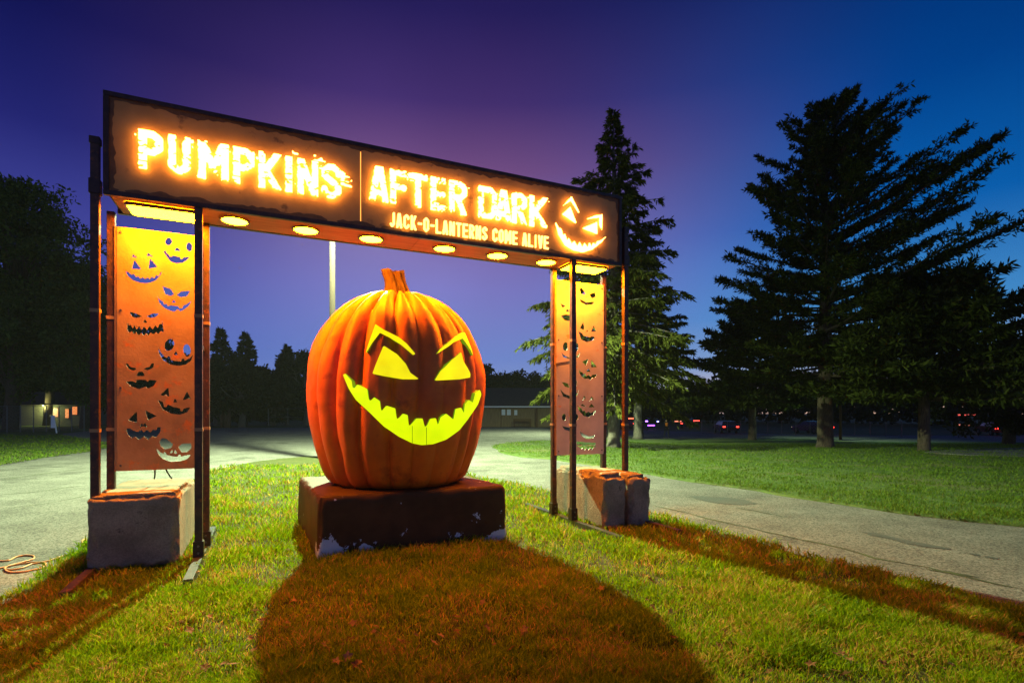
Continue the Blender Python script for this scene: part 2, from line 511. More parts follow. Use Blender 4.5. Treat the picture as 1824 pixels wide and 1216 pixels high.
LAWN_R = g2([(877, 794), (886, 800), (895, 806), (928, 812), (980, 816), (1050, 826), (1124, 838), (1219, 854), (1338, 870), (1457, 889), (1616, 913), (1824, 935)]) + [(11.5, 6.9), (20, 3.5), (60, 2), (60, 30)] + g2([(1824, 787), (1600, 787), (1520, 786), (1440, 781), (1340, 780), (1200, 781), (1100, 782), (980, 784), (928, 786), (895, 789)])
ROAD = [(-14, -12), (-14, 6)] + g2([(-160, 862), (0, 825), (80, 812), (166, 801), (186, 796), (190, 789), (160, 781), (112, 775)]) + g2([(112, 771), (190, 763), (373, 761), (560, 760), (860, 759.5), (985, 760), (1100, 766), (1250, 768), (1400, 772), (1520, 774), (1824, 775)]) + [(70, 44), (70, -12)]
def big_ground():
    xs = np.concatenate([-np.geomspace(60, 700, 10)[::-1], np.arange(-58, 90, 2.0), np.geomspace(92, 700, 10)])
    ys = np.concatenate([-np.geomspace(14, 300, 6)[::-1], np.arange(-12, 90, 2.0), np.geomspace(92, 900, 12)])
    X, Y = np.meshgrid(xs, ys)
    Z = -.045 + drop(X, Y)
    nx = len(xs)
    f = [(j * nx + i, j * nx + i + 1, (j + 1) * nx + i + 1, (j + 1) * nx + i) for j in range(len(ys) - 1) for i in range(nx - 1)]
    return tag(link('ground', mesh('ground', np.c_[X.ravel(), Y.ravel(), Z.ravel()], f), M['farlawn'], None, True), kind='structure')
big_ground()
sheet('road', ROAD, -.038, M['asphalt'], .5, label='road')
sheet('lawn', LAWN_R, 0.0, M['farlawn'], .25, rough=.05, edge=.30)
sheet('grass_island', ISLAND, 0.0, M['lawn'], .12, rough=.02, edge=.14)
# the small side path on the far right
sheet('path', g2([(1640, 806), (1700, 801), (1824, 798), (2000, 797), (2000, 816), (1824, 814), (1720, 811)]), .030, M['asphalt'], .3)

def ribbon(name, pts, w, z, m):
    p = [Vector(ground(u, v, 0)) for u, v in pts]
    P = []
    for a, b in zip(p[:-1], p[1:]):
        n = max(1, int((b - a).length / .12))
        P += [a.lerp(b, k / n) for k in range(n)]
    P.append(p[-1])
    v, f = [], []
    for i, q in enumerate(P):
        d = (P[min(i + 1, len(P) - 1)] - P[max(i - 1, 0)]); d.z = 0; d.normalize()
        n = Vector((-d.y, d.x, 0))
        j = (float(vnoise(i * .9, 3.3)) - .5) * .07
        ww = w * (.3 + 1.2 * float(vnoise(i * .6, 9.1))) * (0.15 if i in (0, len(P) - 1) else 1)
        q = q + n * j
        v += [(q.x + n.x * ww, q.y + n.y * ww, q.z + z), (q.x - n.x * ww, q.y - n.y * ww, q.z + z)]
        if i: f.append((2 * i - 2, 2 * i - 1, 2 * i + 1, 2 * i))
    return tag(link(name, mesh(name, v, f), m), kind='structure')
ribbon('pavement_crack', [(1165, 897), (1221, 908), (1270, 922), (1330, 934), (1420, 954), (1500, 970), (1560, 988), (1650, 1004), (1700, 1016), (1770, 1032), (1824, 1042)], .018, -.033, M['crack'])
ribbon('pavement_crack', [(1305, 900), (1340, 905), (1404, 917)], .016, -.033, M['crack'])
ribbon('pavement_crack', [(0, 878), (60, 873), (110, 866), (150, 862)], .018, -.033, M['crack'])
ribbon('pavement_crack', [(0, 852), (70, 842), (150, 832)], .02, -.033, M['crack'])
ribbon('pavement_crack', [(10, 902), (80, 893), (120, 886), (160, 878)], .012, -.033, M['crack'])
ribbon('pavement_crack', [(1650, 1007), (1690, 1013), (1745, 1022)], .05, -.032, M['crack'])
def patch(pts):
    p = [ground(u, v, 0) for u, v in pts]
    v = [(a, b, -.032 + c) for a, b, c in p]
    tag(link('asphalt_patch', mesh('asphalt_patch', v, [tuple(range(len(v)))]), M['tar']), kind='structure')
patch([(1228, 880), (1250, 880.5), (1290, 882), (1325, 886), (1349, 893), (1325, 895.5), (1290, 894), (1262, 890), (1240, 885)])
patch([(1533, 942), (1560, 944), (1590, 951), (1620, 958), (1660, 965), (1694, 971), (1690, 973), (1650, 969), (1610, 962), (1580, 953), (1548, 948)])
patch([(1727, 979), (1746, 982), (1744, 984), (1726, 981)])
patch([(1755, 984), (1780, 988), (1776, 990), (1754, 986)])

# ================================================================== THE ARCH
arch = empty('entrance_arch', tuple(L(SL / 2, .3, 0)), 'rusty steel entrance arch with glowing amber letters standing over the giant pumpkin', 'archway', rz=A0)
inv = arch.matrix_world.inverted()
def part(name, mb, m, parent=None, **k):
    return mb.build(name, m, parent or arch, **k)
def apart(name, VF, m, parent=None):
    pr = parent or arch
    iv = pr.matrix_world.inverted()
    me = mesh(name, [iv @ Vector(p) for p in VF[0]], VF[1])
    return link(name, me, m, pr)
fr = L
D = .62
s_mid = on_plane(643, 330)[0]
part('sign_panel', MB().box((.05, .02, ZS + .05), (s_mid - .006, .032, ZT - .05), fr), M['sign'])
part('sign_panel', MB().box((s_mid + .006, .02, ZS + .05), (SL - .05, .032, ZT - .05), fr), M['sign'])
# ragged dark border on both panels
def border(X, Y):
    d = np.minimum(np.minimum(X - .05, SL - .05 - X), np.minimum(Y - ZS - .05, ZT - .05 - Y))
    w = .03 + .05 * (vnoise(X * 6, Y * 6, seed=8) - .4) + .03 * (vnoise(X * 21, Y * 21, seed=9) - .5)
    return np.minimum(w - d, d)
apart('sign_border', solid(fill_field(border, .05, SL - .05, ZS + .05, ZT - .05, .02), LZD, .017, .0205), M['sign_edge'])
part('seam_strip', MB().box((s_mid - .004, .026, ZS + .08), (s_mid + .004, .03, ZT - .10), fr), emit('light through the seam', (1.0, .35, .03), 2.6))
# box frame
for a, b in (((0, 0, ZS), (SL, .05, ZS + .05)), ((0, 0, ZT - .05), (SL, .05, ZT)), ((0, D - .05, ZS), (SL, D, ZS + .05)), ((0, D - .05, ZT - .05), (SL, D, ZT)),
             ((0, 0, ZS + .05), (.05, .05, ZT - .05)), ((SL - .05, 0, ZS + .05), (SL, .05, ZT - .05)), ((0, D - .05, ZS + .05), (.05, D, ZT - .05)), ((SL - .05, D - .05, ZS + .05), (SL, D, ZT - .05)),
             ((0, .05, ZT - .05), (.05, D - .05, ZT)), ((SL - .05, .05, ZT - .05), (SL, D - .05, ZT))):
    part('frame_rail', MB().box(a, b, fr), M['dark_steel'], bevel=.004)
part('roof_sheet', MB().box((.05, .05, ZT - .02), (SL - .05, D - .05, ZT - .012), fr), M['dark_steel'])
part('back_sheet', MB().box((.05, D - .03, ZS + .05), (SL - .05, D - .02, ZT - .05), fr), M['dark_steel'])
part('end_sheet', MB().box((.01, .05, ZS + .05), (.02, D - .05, ZT - .05), fr), M['dark_steel'])
part('end_sheet', MB().box((SL - .02, .05, ZS + .05), (SL - .01, D - .05, ZT - .05), fr), M['dark_steel'])
# soffit boards
cuts = [0.05, 1.12, on_level(735, 440, ZS)[0], 5.22, SL - .05]
for k in range(4):
    part('soffit_board', MB().box((cuts[k] + .003, .052, ZS + .006), (cuts[k + 1] - .003, D - .052, ZS + .018), fr), M['plywood'])
lip = on_plane(748, 438)[0]
part('light_strip', MB().box((lip, -.004, ZS - .004), (on_plane(880, 455)[0], 0.03, ZS - .0005), fr), M['bare_steel'])

# downlights
for u, v in ((418.5, 396), (544.5, 412), (659, 429), (787.5, 447), (881, 459), (968, 470)):
    s, t = on_level(u, v, ZS - .006)
    c = L(s, .28, 0)
    rim = MB().lathe([(.15, -.001), (.158, -.008), (.15, -.02), (.134, -.02), (.13, -.010), (.13, 0.0)], (c.x, c.y, ZS + .004), 32)
    d = part('downlight', rim, M['bare_steel'], smooth=True)
    ln = [(c.x + .131 * math.cos(2 * math.pi * k / 32), c.y + .131 * math.sin(2 * math.pi * k / 32), ZS - .010) for k in range(32)]
    me = mesh('lens', [arch.matrix_world.inverted() @ Vector(p) for p in ln], [tuple(range(31, -1, -1))])
    link('lens', me, M['e_down'], d)
def rounded_rect(s0, s1, t0, t1, r, z, n=5):
    pts = []
    for cx, cy, a0 in ((s1 - r, t1 - r, 0), (s0 + r, t1 - r, 90), (s0 + r, t0 + r, 180), (s1 - r, t0 + r, 270)):
        for k in range(n + 1):
            a = R(a0 + 90 * k / n); pts.append(L(cx + r * math.cos(a), cy + r * math.sin(a), z))
    return pts
for s0, s1 in ((.14, .80), (SL - .80, SL - .14)):
    o = rounded_rect(s0, s1, .13, .50, .05, ZS - .03); i = rounded_rect(s0 + .02, s1 - .02, .15, .48, .04, ZS - .03)
    ot = rounded_rect(s0, s1, .13, .50, .05, ZS + .004)
    n = len(o)
    mb = MB().add(o + i + ot, [(k, (k + 1) % n, n + (k + 1) % n, n + k) for k in range(n)] + [(2 * n + k, 2 * n + (k + 1) % n, (k + 1) % n, k) for k in range(n)])
    h = part('tower_light', mb, M['bare_steel'])
    ln = [arch.matrix_world.inverted() @ p for p in rounded_rect(s0 + .02, s1 - .02, .15, .48, .04, ZS - .028)]
    link('lens', mesh('lens', ln, [tuple(range(len(ln) - 1, -1, -1))]), M['e_tower'], h)

# ---- letters
HW = .118
def strokes(ch, w, h):
    Lx, Rx, T, B, m = h, w - h, 1 - h, h, w / 2
    k = .13
    S = {
     'P': [[(Lx, -.2), (Lx, 1.2)], [(Lx, T), (Rx - k, T), (Rx, T - k * .8), (Rx, .50 + k * .6), (Rx - k, .46), (Lx, .46)]],
     'U': [[(Lx, 1.2), (Lx, B + k), (Lx + k, B), (Rx - k, B), (Rx, B + k), (Rx, 1.2)]],
     'M': [[(Lx, -.2), (Lx, 1.2)], [(Rx, -.2), (Rx, 1.2)], [(Lx, 1.05), (m, .28), (Rx, 1.05)]],
     'K': [[(Lx, -.2), (Lx, 1.2)], [(Lx + .04, .40), (Rx + .02, 1.08)], [(Lx + h * 1.1, .52), (Rx + .03, -.08)]],
     'I': [[(m, -.2), (m, 1.2)]],
     'N': [[(Lx, -.2), (Lx, 1.2)], [(Rx, -.2), (Rx, 1.2)], [(Lx, 1.02), (Rx, -.02)]],
     'S': [[(Rx, T - .17), (Rx, T - k * .7), (Rx - k, T), (Lx + k, T), (Lx, T - k), (Lx, .68), (Lx + .06, .60), (Rx - .06, .42), (Rx, .33), (Rx, B + k), (Rx - k, B), (Lx + k, B), (Lx, B + k * .7), (Lx, B + .17)]],
     'A': [[(Lx * .8, -.08), (m - .02, 1.04)], [(w - Lx * .8, -.08), (m + .02, 1.04)], [(m - .15, .24), (m + .15, .24)]],
     'F': [[(Lx, -.2), (Lx, 1.2)], [(Lx, T), (w + .2, T)], [(Lx, .50), (Rx, .50)]],
     'T': [[(m, -.2), (m, 1.2)], [(-.2, T), (w + .2, T)]],
     'E': [[(Lx, -.2), (Lx, 1.2)], [(Lx, T), (w + .2, T)], [(Lx, .50), (Rx, .50)], [(Lx, B), (w + .2, B)]],
     'R': [[(Lx, -.2), (Lx, 1.2)], [(Lx, T), (Rx - k, T), (Rx, T - k * .8), (Rx, .55 + k * .6), (Rx - k, .50), (Lx, .50)], [(m - .02, .50), (Rx + .02, -.08)]],
     'D': [[(Lx, -.2), (Lx, 1.2)], [(Lx, T), (Rx - k, T), (Rx, T - k), (Rx, B + k), (Rx - k, B), (Lx, B)]],
     'J': [[(Rx, 1.2), (Rx, B + k), (Rx - k * .8, B), (Lx + k * .6, B), (Lx, B + k)]],
     'C': [[(Rx, T - .2), (Rx, T - k * .8), (Rx - k, T), (Lx + k, T), (Lx, T - k), (Lx, B + k), (Lx + k, B), (Rx - k, B), (Rx, B + k * .8), (Rx, B + .2)]],
     'O': [[(Lx + k, T), (Lx, T - k), (Lx, B + k), (Lx + k, B), (Rx - k, B), (Rx, B + k), (Rx, T - k), (Rx - k, T), (Lx + k, T)]],
     'L': [[(Lx, -.2), (Lx, 1.2)], [(Lx, B), (w + .2, B)]],
     'V': [[(Lx * .8, 1.05), (m, -.02), (w - Lx * .8, 1.05)]],
     '-': [[(0, .5), (w, .5)]],
    }
    return S[ch]
def sd_strokes(x, y, ch, w, h):
    d = np.full(x.shape, 9.0)
    for pl in strokes(ch, w, h):
        for (ax, ay), (bx, by) in zip(pl[:-1], pl[1:]):
            ex, ey = bx - ax, by - ay
            t = np.clip(((x - ax) * ex + (y - ay) * ey) / (ex * ex + ey * ey + 1e-12), 0, 1)
            d = np.minimum(d, np.hypot(x - ax - t * ex, y - ay - t * ey))
    f = h - d
    return np.minimum(f, np.minimum(np.minimum(x, w - x), np.minimum(y, 1 - y)))
def letter(ch, s0, s1, z0, z1, h, distress, m, cell, seed, name='letter'):
    H_ = z1 - z0; w = (s1 - s0) / H_
    def f(X, Y):
        x, y = (X - s0) / H_, (Y - z0) / H_
        rag = distress * (.026 * (vnoise(X * 22, Y * 40, seed=seed) - .5) + .010 * (vnoise(X * 70, Y * 70, seed=seed + 1) - .5))
        v = sd_strokes(x + rag * .8, y + rag, ch, w, h) + rag * .6
        if distress:
            tear = vnoise(X * 13, Y * 30, seed=31) * .55 + vnoise(X * 42, Y * 70, seed=32) * .45
            v = np.minimum(v, (.665 - tear) * .6)                                   # torn-out chips
            v = np.minimum(v, .5 * (np.abs(y - .5) + .30 - 0.0 * y)) if False else v
            if ch == 'P': v = np.minimum(v, np.abs(y - .20) - .022)                 # the cut through the stems
            sp = vnoise(X * 26, Y * 75, seed=seed + 7)
            ring = sd_strokes(x, y, ch, w, h)
            v = np.maximum(v, np.minimum((sp - .88) * .5, np.minimum(ring + .09, .10 - np.abs(y - (.86 if seed % 3 else .18)))))
        return v * H_
    pad = .035 if distress else .004
    vfe = fill_field(f, s0 - pad, s1 + pad, z0 - pad, z1 + pad, cell)
    return apart(name, solid(vfe, LZD, -.038, -.020), m)
zb = np.mean([on_plane(254, 308)[1], on_plane(597, 351)[1]])
zt = np.mean([on_plane(250, 238)[1], on_plane(590, 290)[1]])
px = lambda a: 140 + a / 3.508
row1 = [('P', 380, 532, 1), ('U', 562, 702, 2), ('M', 748, 940, 3), ('P', 966, 1100, 4), ('K', 1124, 1270, 5), ('I', 1290, 1336, 6), ('N', 1366, 1496, 7), ('S', 1516, 1640, 8)]
for ch, a, b, sd in row1:
    letter(ch, on_plane(px(a), 290)[0], on_plane(px(b), 290)[0], zb, zt, .088 if ch not in 'IM' else .094, 1, M['e_letter'], .009, sd * 11)
# streaks flung from the S
def streaks(X, Y):
    s0 = on_plane(606, 320)[0]; s1 = on_plane(626, 320)[0]
    n = vnoise(X * 18, Y * 85, seed=77)
    z = zb + (zt - zb) * .62
    return np.minimum((n - .62) * .03, np.minimum(np.minimum(X - s0, s1 - X), .075 - np.abs(Y - z)))
apart('splash', solid(fill_field(streaks, on_plane(594, 320)[0], on_plane(628, 320)[0], zb, zt, .008), LZD, -.038, -.020), M['e_letter'])
def dots(X, Y):
    n = vnoise(X * 26, Y * 60, seed=78)
    z = zt + .045
    return np.minimum((n - .66) * .03, .03 - np.abs(Y - z))
for a, b in ((1335, 1420), (1470, 1545)):
    apart('splash', solid(fill_field(dots, on_plane(px(a), 270)[0], on_plane(px(b), 270)[0], zt, zt + .09, .008), LZD, -.038, -.020), M['e_letter'])
qx = lambda a: 620 + a / 3.508
qy = lambda a: 260 + a / 3.508
zb2 = np.mean([on_plane(qx(160), qy(362))[1], on_plane(qx(1070), qy(476))[1]])
zt2 = np.mean([on_plane(qx(180), qy(152))[1], on_plane(qx(850), qy(255))[1], on_plane(qx(1190), qy(312))[1]])
row2 = [('A', 132, 250, 1), ('F', 260, 362, 2), ('T', 376, 492, 3), ('E', 512, 604, 4), ('R', 628, 738, 5), ('D', 810, 924, 6), ('A', 918, 1014, 7), ('R', 1018, 1112, 8), ('K', 1128, 1248, 9)]
for ch, a, b, sd in row2:
    letter(ch, on_plane(qx(a), 340)[0], on_plane(qx(b), 340)[0], zb2, zt2, .086, 1, M['e_letter'], .009, sd * 13 + 2)
# second line
zb3 = np.mean([on_plane(qx(280), qy(510))[1], on_plane(qx(1220), qy(648))[1]])
zt3 = np.mean([on_plane(qx(285), qy(424))[1], on_plane(qx(1230), qy(567))[1]])
txt = 'JACK-O-LANTERNS COME ALIVE'
wd = {'M': 1.3, 'I': .62, '-': .72, ' ': .55, 'J': .85}
ws = [wd.get(c, 1.0) for c in txt]
sa, sb = on_plane(qx(258), 400)[0], on_plane(qx(1246), 400)[0]
gapf = .26
unit = (sb - sa) / (sum(ws) + gapf * (len(ws) - 1))
cur = sa
for i, c in enumerate(txt):
    w = ws[i] * unit
    if c != ' ':
        if c == 'I': letter(c, cur + w * .32, cur + w * .68, zb3, zt3, .070, 0, M['e_small'], .006, i)
        else: letter(c, cur, cur + w, zb3, zt3, .070, 0, M['e_small'], .006, i)
    cur += w + gapf * unit
# glowing face at the right end
def sign_shape(name, pts, m=M['e_letter']):
    P = [on_plane(qx(a), qy(b)) for a, b in pts]
    A = np.array(P)
    def f(X, Y): return sd_poly(X, Y, A) + .006 * (vnoise(X * 60, Y * 60, seed=4) - .5)
    apart(name, solid(fill_field(f, A[:, 0].min() - .02, A[:, 0].max() + .02, A[:, 1].min() - .02, A[:, 1].max() + .02, .009), LZD, -.038, -.020), m)
sign_shape('lit_eyebrow', [(1335, 380), (1388, 323), (1414, 372), (1441, 432), (1428, 412), (1388, 348), (1352, 368)])
sign_shape('lit_eye', [(1333, 430), (1380, 386), (1420, 490)])
sign_shape('lit_eyebrow', [(1476, 464), (1530, 442), (1580, 433), (1578, 526), (1564, 500), (1564, 452), (1520, 456)])
sign_shape('lit_eye', [(1458, 518), (1547, 480), (1549, 554)])
sign_shape('lit_mouth', [(1288, 480), (1310, 560), (1350, 625), (1400, 655), (1460, 668), (1520, 650), (1570, 610), (1605, 570), (1570, 595), (1550, 600), (1540, 620), (1524, 612), (1515, 634), (1500, 610), (1490, 640), (1470, 612), (1455, 640), (1440, 605), (1425, 632), (1405, 598), (1390, 616), (1372, 580), (1360, 594), (1348, 553), (1335, 562), (1325, 522), (1310, 517)])

# ---- posts
PW = .072
TOW = on_plane(354, 372)[0]
pz_hi = at_depth(170, 240, (L(-.09, .05, 0)).y)[2]
def post(s, t, z0, z1, w=PW, m='steel'):
    return part('post', MB().box((s - w / 2, t - w / 2, z0), (s + w / 2, t + w / 2, z1), fr), M[m], bevel=.004)
def post_at(u, t):
    return on_plane(u, 600, t)[0]
T_F, T_R = .045, .555
left = [(post_at(170, .12), .12, pz_hi), (post_at(198.5, T_R), T_R, ZS - .001), (post_at(354, T_F), T_F, ZS - .001), (post_at(367, T_R), T_R, ZS - .001)]
right = [(post_at(986, T_R), T_R, ZS - .001), (post_at(1020.5, T_F), T_F, ZS - .001), (post_at(1074.5, T_R), T_R, ZS - .001), (post_at(1113.5, T_F), T_F, pz_hi)]
for s, t, z1 in left + right:
    post(s, t, .072, z1)
    # telescoping sleeve at the foot
    part('sleeve', MB().box((s - .05, t - .05, .071), (s + .05, t + .05, .24), fr), M['dark_steel'], bevel=.005)
for s, t, z1 in left + right:
    for zb_ in (.12, .19):
        c = L(s, t - .05, zb_)
        part('bolt', MB().tube([c - E2 * .012, c + E2 * .002], .012, 6), M['bare_steel'])
    for zb_ in (1.4, 2.6):                             # weld scars and brackets on the inner posts
        part('bracket', MB().box((s - .040, t - .041, zb_), (s + .040, t + .041, zb_ + .035), fr), M['rust'])
for (s, t, z1) in (left[0], right[3]):
    part('sleeve', MB().box((s - .048, t - .048, ZS + .02), (s + .048, t + .048, ZS + .17), fr), M['dark_steel'], bevel=.005)
    part('sleeve', MB().box((s - .045, t - .045, z1 - .07), (s + .045, t + .045, z1 + .004), fr), M['dark_steel'], bevel=.005)
BEAMS = []
def beam(s, t0, t1, m):
    BEAMS.append((s, t0, t1))
    part('foot_beam', MB().box((s - .04, t0, -.01), (s + .04, t1, .078), fr), M[m], bevel=.004)
bf = on_level(331, 1033, .07); br = on_level(381, 938, .07)
beam(left[2][0], bf[1], br[1], 'bare_steel')
beam(left[0][0], on_level(101, 1057, .07)[1], 1.6, 'steel')
beam(right[1][0], on_level(1101, 956, .07)[1], on_level(932, 897, .07)[1], 'bare_steel')
beam(right[3][0], on_level(1205, 945, .07)[1], 1.6, 'steel')
# short bars between front and rear posts
zc = CAM_H + (HV - 622) / F * L(left[2][0], .3, 0).y
part('cross_bar', MB().box((left[2][0] - .015, T_F + .036, zc), (left[2][0] + .015, T_R - .036, zc + .04), fr), M['bare_steel'])
part('cross_bar', MB().box((right[1][0] - .015, T_F + .036, zc), (right[1][0] + .015, T_R - .036, zc + .04), fr), M['bare_steel'])
for s, t, z1 in ():
    part('cross_bar', MB().box((s - .015, t + .036, zc), (s + .015, T_R - .036, zc + .04), fr), M['bare_steel'])

# ---- cut-out panels
c3 = lambda a, b: (140 + a / 2.432, 380 + b / 2.432)
LEFT_FACES = [
 ellipse(390, 122, 15, 17, 20), ellipse(479, 145, 13, 20, -8), [(414, 165), (420, 152), (428, 148), (438, 156), (440, 167), (428, 161)],
 [(368, 166), (378, 158), (381, 172), (393, 180), (394, 187), (405, 188), (406, 182), (428, 187), (440, 190), (441, 198), (452, 197), (453, 190), (470, 190), (483, 187), (470, 202), (452, 213), (425, 217), (400, 209), (385, 192)],
 [(230, 240), (241, 202), (273, 243)], [(303, 240), (309, 194), (341, 232)], [(228, 205), (235, 176), (259, 196), (237, 188)], [(294, 193), (300, 169), (327, 192), (303, 183)],
 [(202, 249), (215, 272), (235, 289), (262, 299), (290, 303), (315, 298), (337, 288), (352, 270), (367, 246), (352, 260), (346, 272), (336, 267), (328, 282), (318, 273), (308, 286), (298, 276), (288, 286), (278, 275), (268, 284), (258, 271), (248, 276), (240, 262), (228, 266), (220, 257)],
 [(362, 314), (400, 328), (413, 350), (400, 358), (375, 350)], [(425, 352), (445, 338), (483, 335), (470, 359), (440, 363)], [(402, 387), (412, 373), (422, 386)],
 [(338, 350), (350, 372), (368, 384), (368, 393), (383, 393), (385, 402), (400, 398), (433, 402), (435, 411), (450, 411), (452, 400), (470, 392), (491, 376), (476, 402), (452, 419), (440, 424), (430, 414), (415, 426), (395, 420), (370, 408), (350, 387)],
 [(220, 426), (250, 434), (275, 446), (250, 452), (232, 447)], [(293, 446), (320, 434), (348, 433), (335, 448), (315, 452)], [(278, 472), (288, 458), (299, 474)],
 [(212, 466), (219, 490), (226, 478), (233, 500), (242, 484), (251, 504), (262, 486), (272, 507), (284, 488), (296, 507), (308, 486), (320, 504), (332, 482), (342, 498), (352, 474), (358, 484), (362, 460), (368, 515), (356, 507), (346, 523), (335, 512), (325, 525), (312, 514), (303, 529), (292, 516), (284, 531), (272, 516), (260, 529), (250, 514), (240, 524), (230, 510), (220, 518), (210, 500)],
 ellipse(393, 569, 20, 27, 25), ellipse(469, 593, 16, 27, -5), [(410, 613), (421, 596), (431, 613)],
 [(345, 575), (354, 600), (372, 620), (384, 627), (386, 616), (398, 622), (398, 634), (430, 641), (444, 641), (446, 630), (458, 629), (459, 638), (480, 628), (497, 610), (487, 638), (462, 655), (430, 660), (395, 653), (365, 634), (348, 606)],
 [(202, 650), (214, 650), (222, 664), (253, 672), (238, 681), (218, 674)], [(327, 648), (323, 668), (300, 679), (280, 672), (308, 664), (315, 650)], [(249, 704), (260, 685), (278, 685), (287, 704)],
 [(205, 728), (233, 726), (250, 734), (250, 720), (290, 720), (298, 730), (307, 720), (339, 723), (326, 746), (302, 758), (290, 750), (262, 760), (230, 750)],
 [(355, 784), (389, 753), (393, 797), (378, 783), (366, 790)], [(449, 809), (470, 770), (489, 808), (476, 799), (468, 804)], [(409, 818), (418, 799), (427, 818)],
 [(343, 808), (365, 816), (370, 838), (382, 838), (384, 826), (410, 838), (440, 844), (441, 856), (452, 856), (454, 845), (485, 838), (470, 860), (440, 871), (400, 866), (365, 848)],
 [(215, 895), (236, 872), (253, 857), (253, 906)], [(288, 852), (338, 877), (300, 894)], [(265, 926), (272, 906), (281, 916), (287, 905), (300, 927), (282, 921)],
 [(206, 932), (222, 930), (240, 942), (258, 946), (270, 936), (282, 948), (296, 936), (310, 949), (322, 936), (338, 938), (340, 926), (355, 924), (355, 946), (336, 969), (318, 964), (302, 979), (284, 964), (262, 981), (245, 966), (228, 973), (212, 956)],
 [(350, 985), (362, 972), (380, 975), (409, 998), (401, 1015), (375, 1021), (355, 1008)], [(431, 1011), (445, 998), (487, 994), (490, 1014), (470, 1034), (445, 1034)], [(393, 1039), (406, 1021), (408, 1036)], [(413, 1038), (417, 1021), (429, 1041)],
 [(336, 1016), (354, 1034), (368, 1040), (370, 1032), (378, 1034), (380, 1045), (410, 1052), (430, 1053), (432, 1044), (441, 1044), (443, 1052), (488, 1043), (472, 1062), (456, 1068), (440, 1072), (400, 1075), (365, 1063), (345, 1042)],
]
c5 = lambda a, b: (920 + a / 2.34, 460 + b / 2.34)
RIGHT_FACES = [
 [(262, 126), (270, 121), (286, 140), (289, 151), (268, 149)], [(304, 149), (329, 142), (331, 160), (314, 168)], [(256, 154), (268, 171), (290, 183), (328, 181), (315, 193), (290, 194), (268, 183)], ellipse(292, 162, 3, 4),
 [(264, 291), (279, 265), (283, 299)], [(311, 306), (322, 279), (333, 305)], [(289, 306), (295, 297), (300, 306)], [(257, 302), (275, 314), (279, 322), (290, 325), (305, 330), (315, 324), (328, 330), (318, 342), (295, 349), (270, 338)],
 [(274, 430), (300, 419), (290, 448)], [(311, 423), (336, 454), (312, 454)], [(291, 473), (300, 456), (309, 473)], [(261, 459), (268, 475), (274, 472), (280, 484), (286, 480), (291, 492), (300, 484), (309, 494), (317, 484), (335, 484), (326, 499), (318, 496), (308, 506), (298, 500), (286, 503), (275, 495), (263, 480)],
 [(267, 612), (275, 606), (292, 620)], [(301, 620), (312, 604), (326, 620)], [(272, 598), (283, 570), (293, 596), (283, 582)], [(303, 598), (314, 572), (325, 596), (314, 584)], [(252, 606), (262, 620), (272, 626), (275, 636), (285, 634), (290, 645), (300, 638), (310, 645), (333, 630), (320, 651), (300, 661), (280, 656), (262, 636)],
 [(264, 720), (285, 734), (303, 742), (329, 734), (318, 749), (292, 752), (272, 740)], [(250, 762), (290, 766), (330, 768), (330, 778), (290, 780), (252, 776)], [(252, 783), (262, 786), (270, 796), (276, 788), (284, 799), (292, 790), (300, 800), (308, 789), (316, 797), (322, 786), (330, 786), (330, 782), (252, 780)],
 [(180, 184), (192, 192), (206, 198), (192, 207)], [(204, 223), (212, 209), (221, 223)], [(185, 240), (205, 234), (250, 238), (248, 250), (222, 262), (200, 258)],
 ellipse(204, 367, 10, 19, 4), ellipse(251, 369, 8, 18, -4), [(183, 384), (195, 402), (222, 414), (250, 410), (267, 388), (258, 412), (226, 421), (195, 411)],
 [(188, 514), (214, 521), (222, 540), (202, 534)], [(240, 532), (253, 505), (251, 530)], [(181, 543), (200, 564), (225, 574), (250, 562), (263, 538), (252, 572), (225, 586), (195, 576)],
 ellipse(198, 662, 8, 15), ellipse(251, 662, 6, 13), [(190, 698), (222, 706), (250, 698), (245, 716), (222, 720), (200, 713)],
]
TP = .50
def cut_panel(corner_px, faces, conv, sa, sb, z0, z1, m, label):
    polys = [np.array([on_plane(*conv(a, b), TP) for a, b in f]) for f in faces]
    def f(X, Y):
        v = np.minimum(np.minimum(X - sa, sb - X), np.minimum(Y - z0, z1 - Y))
        for P in polys:
            i0, i1 = np.searchsorted(X[0], [P[:, 0].min() - .04, P[:, 0].max() + .04])
            j0, j1 = np.searchsorted(Y[:, 0], [P[:, 1].min() - .04, P[:, 1].max() + .04])
            sl = (slice(j0, j1), slice(i0, i1))
            if j1 > j0 and i1 > i0:
                v[sl] = np.minimum(v[sl], -sd_poly(X[sl], Y[sl], P))
        return v
    vfe = fill_field(f, sa - .02, sb + .02, z0 - .02, z1 + .02, .0085)
    o = apart('cutout_panel', solid(vfe, LZD, TP, TP + .006), m)
    o['label'] = label
    for k in range(4):                                     # fixing bolts
        for s in (sa + .035, sb - .035):
            c = L(s, TP - .004, z0 + .06 + (z1 - z0 - .12) * k / 3)
            b = MB().tube([c - E2 * .006, c + E2 * .004], .011, 8)
            iv = arch.matrix_world.inverted()
            link('bolt', mesh('bolt', [iv @ Vector(p) for p in b.v], b.f), M['bare_steel'], o)
    part('flange', MB().box((sa - .022, TP + .007, z0), (sa + .012, TP + .03, z1), fr), M['rust'])
    return o
zpt = on_plane(208, 403, TP)[1]; zpb = on_plane(206, 839, TP)[1]
cut_panel(None, LEFT_FACES, c3, on_plane(208, 600, TP)[0], left[3][0] - .03, zpb, zpt, M['rust'], 'rusty orange panel cut with nine grinning faces')
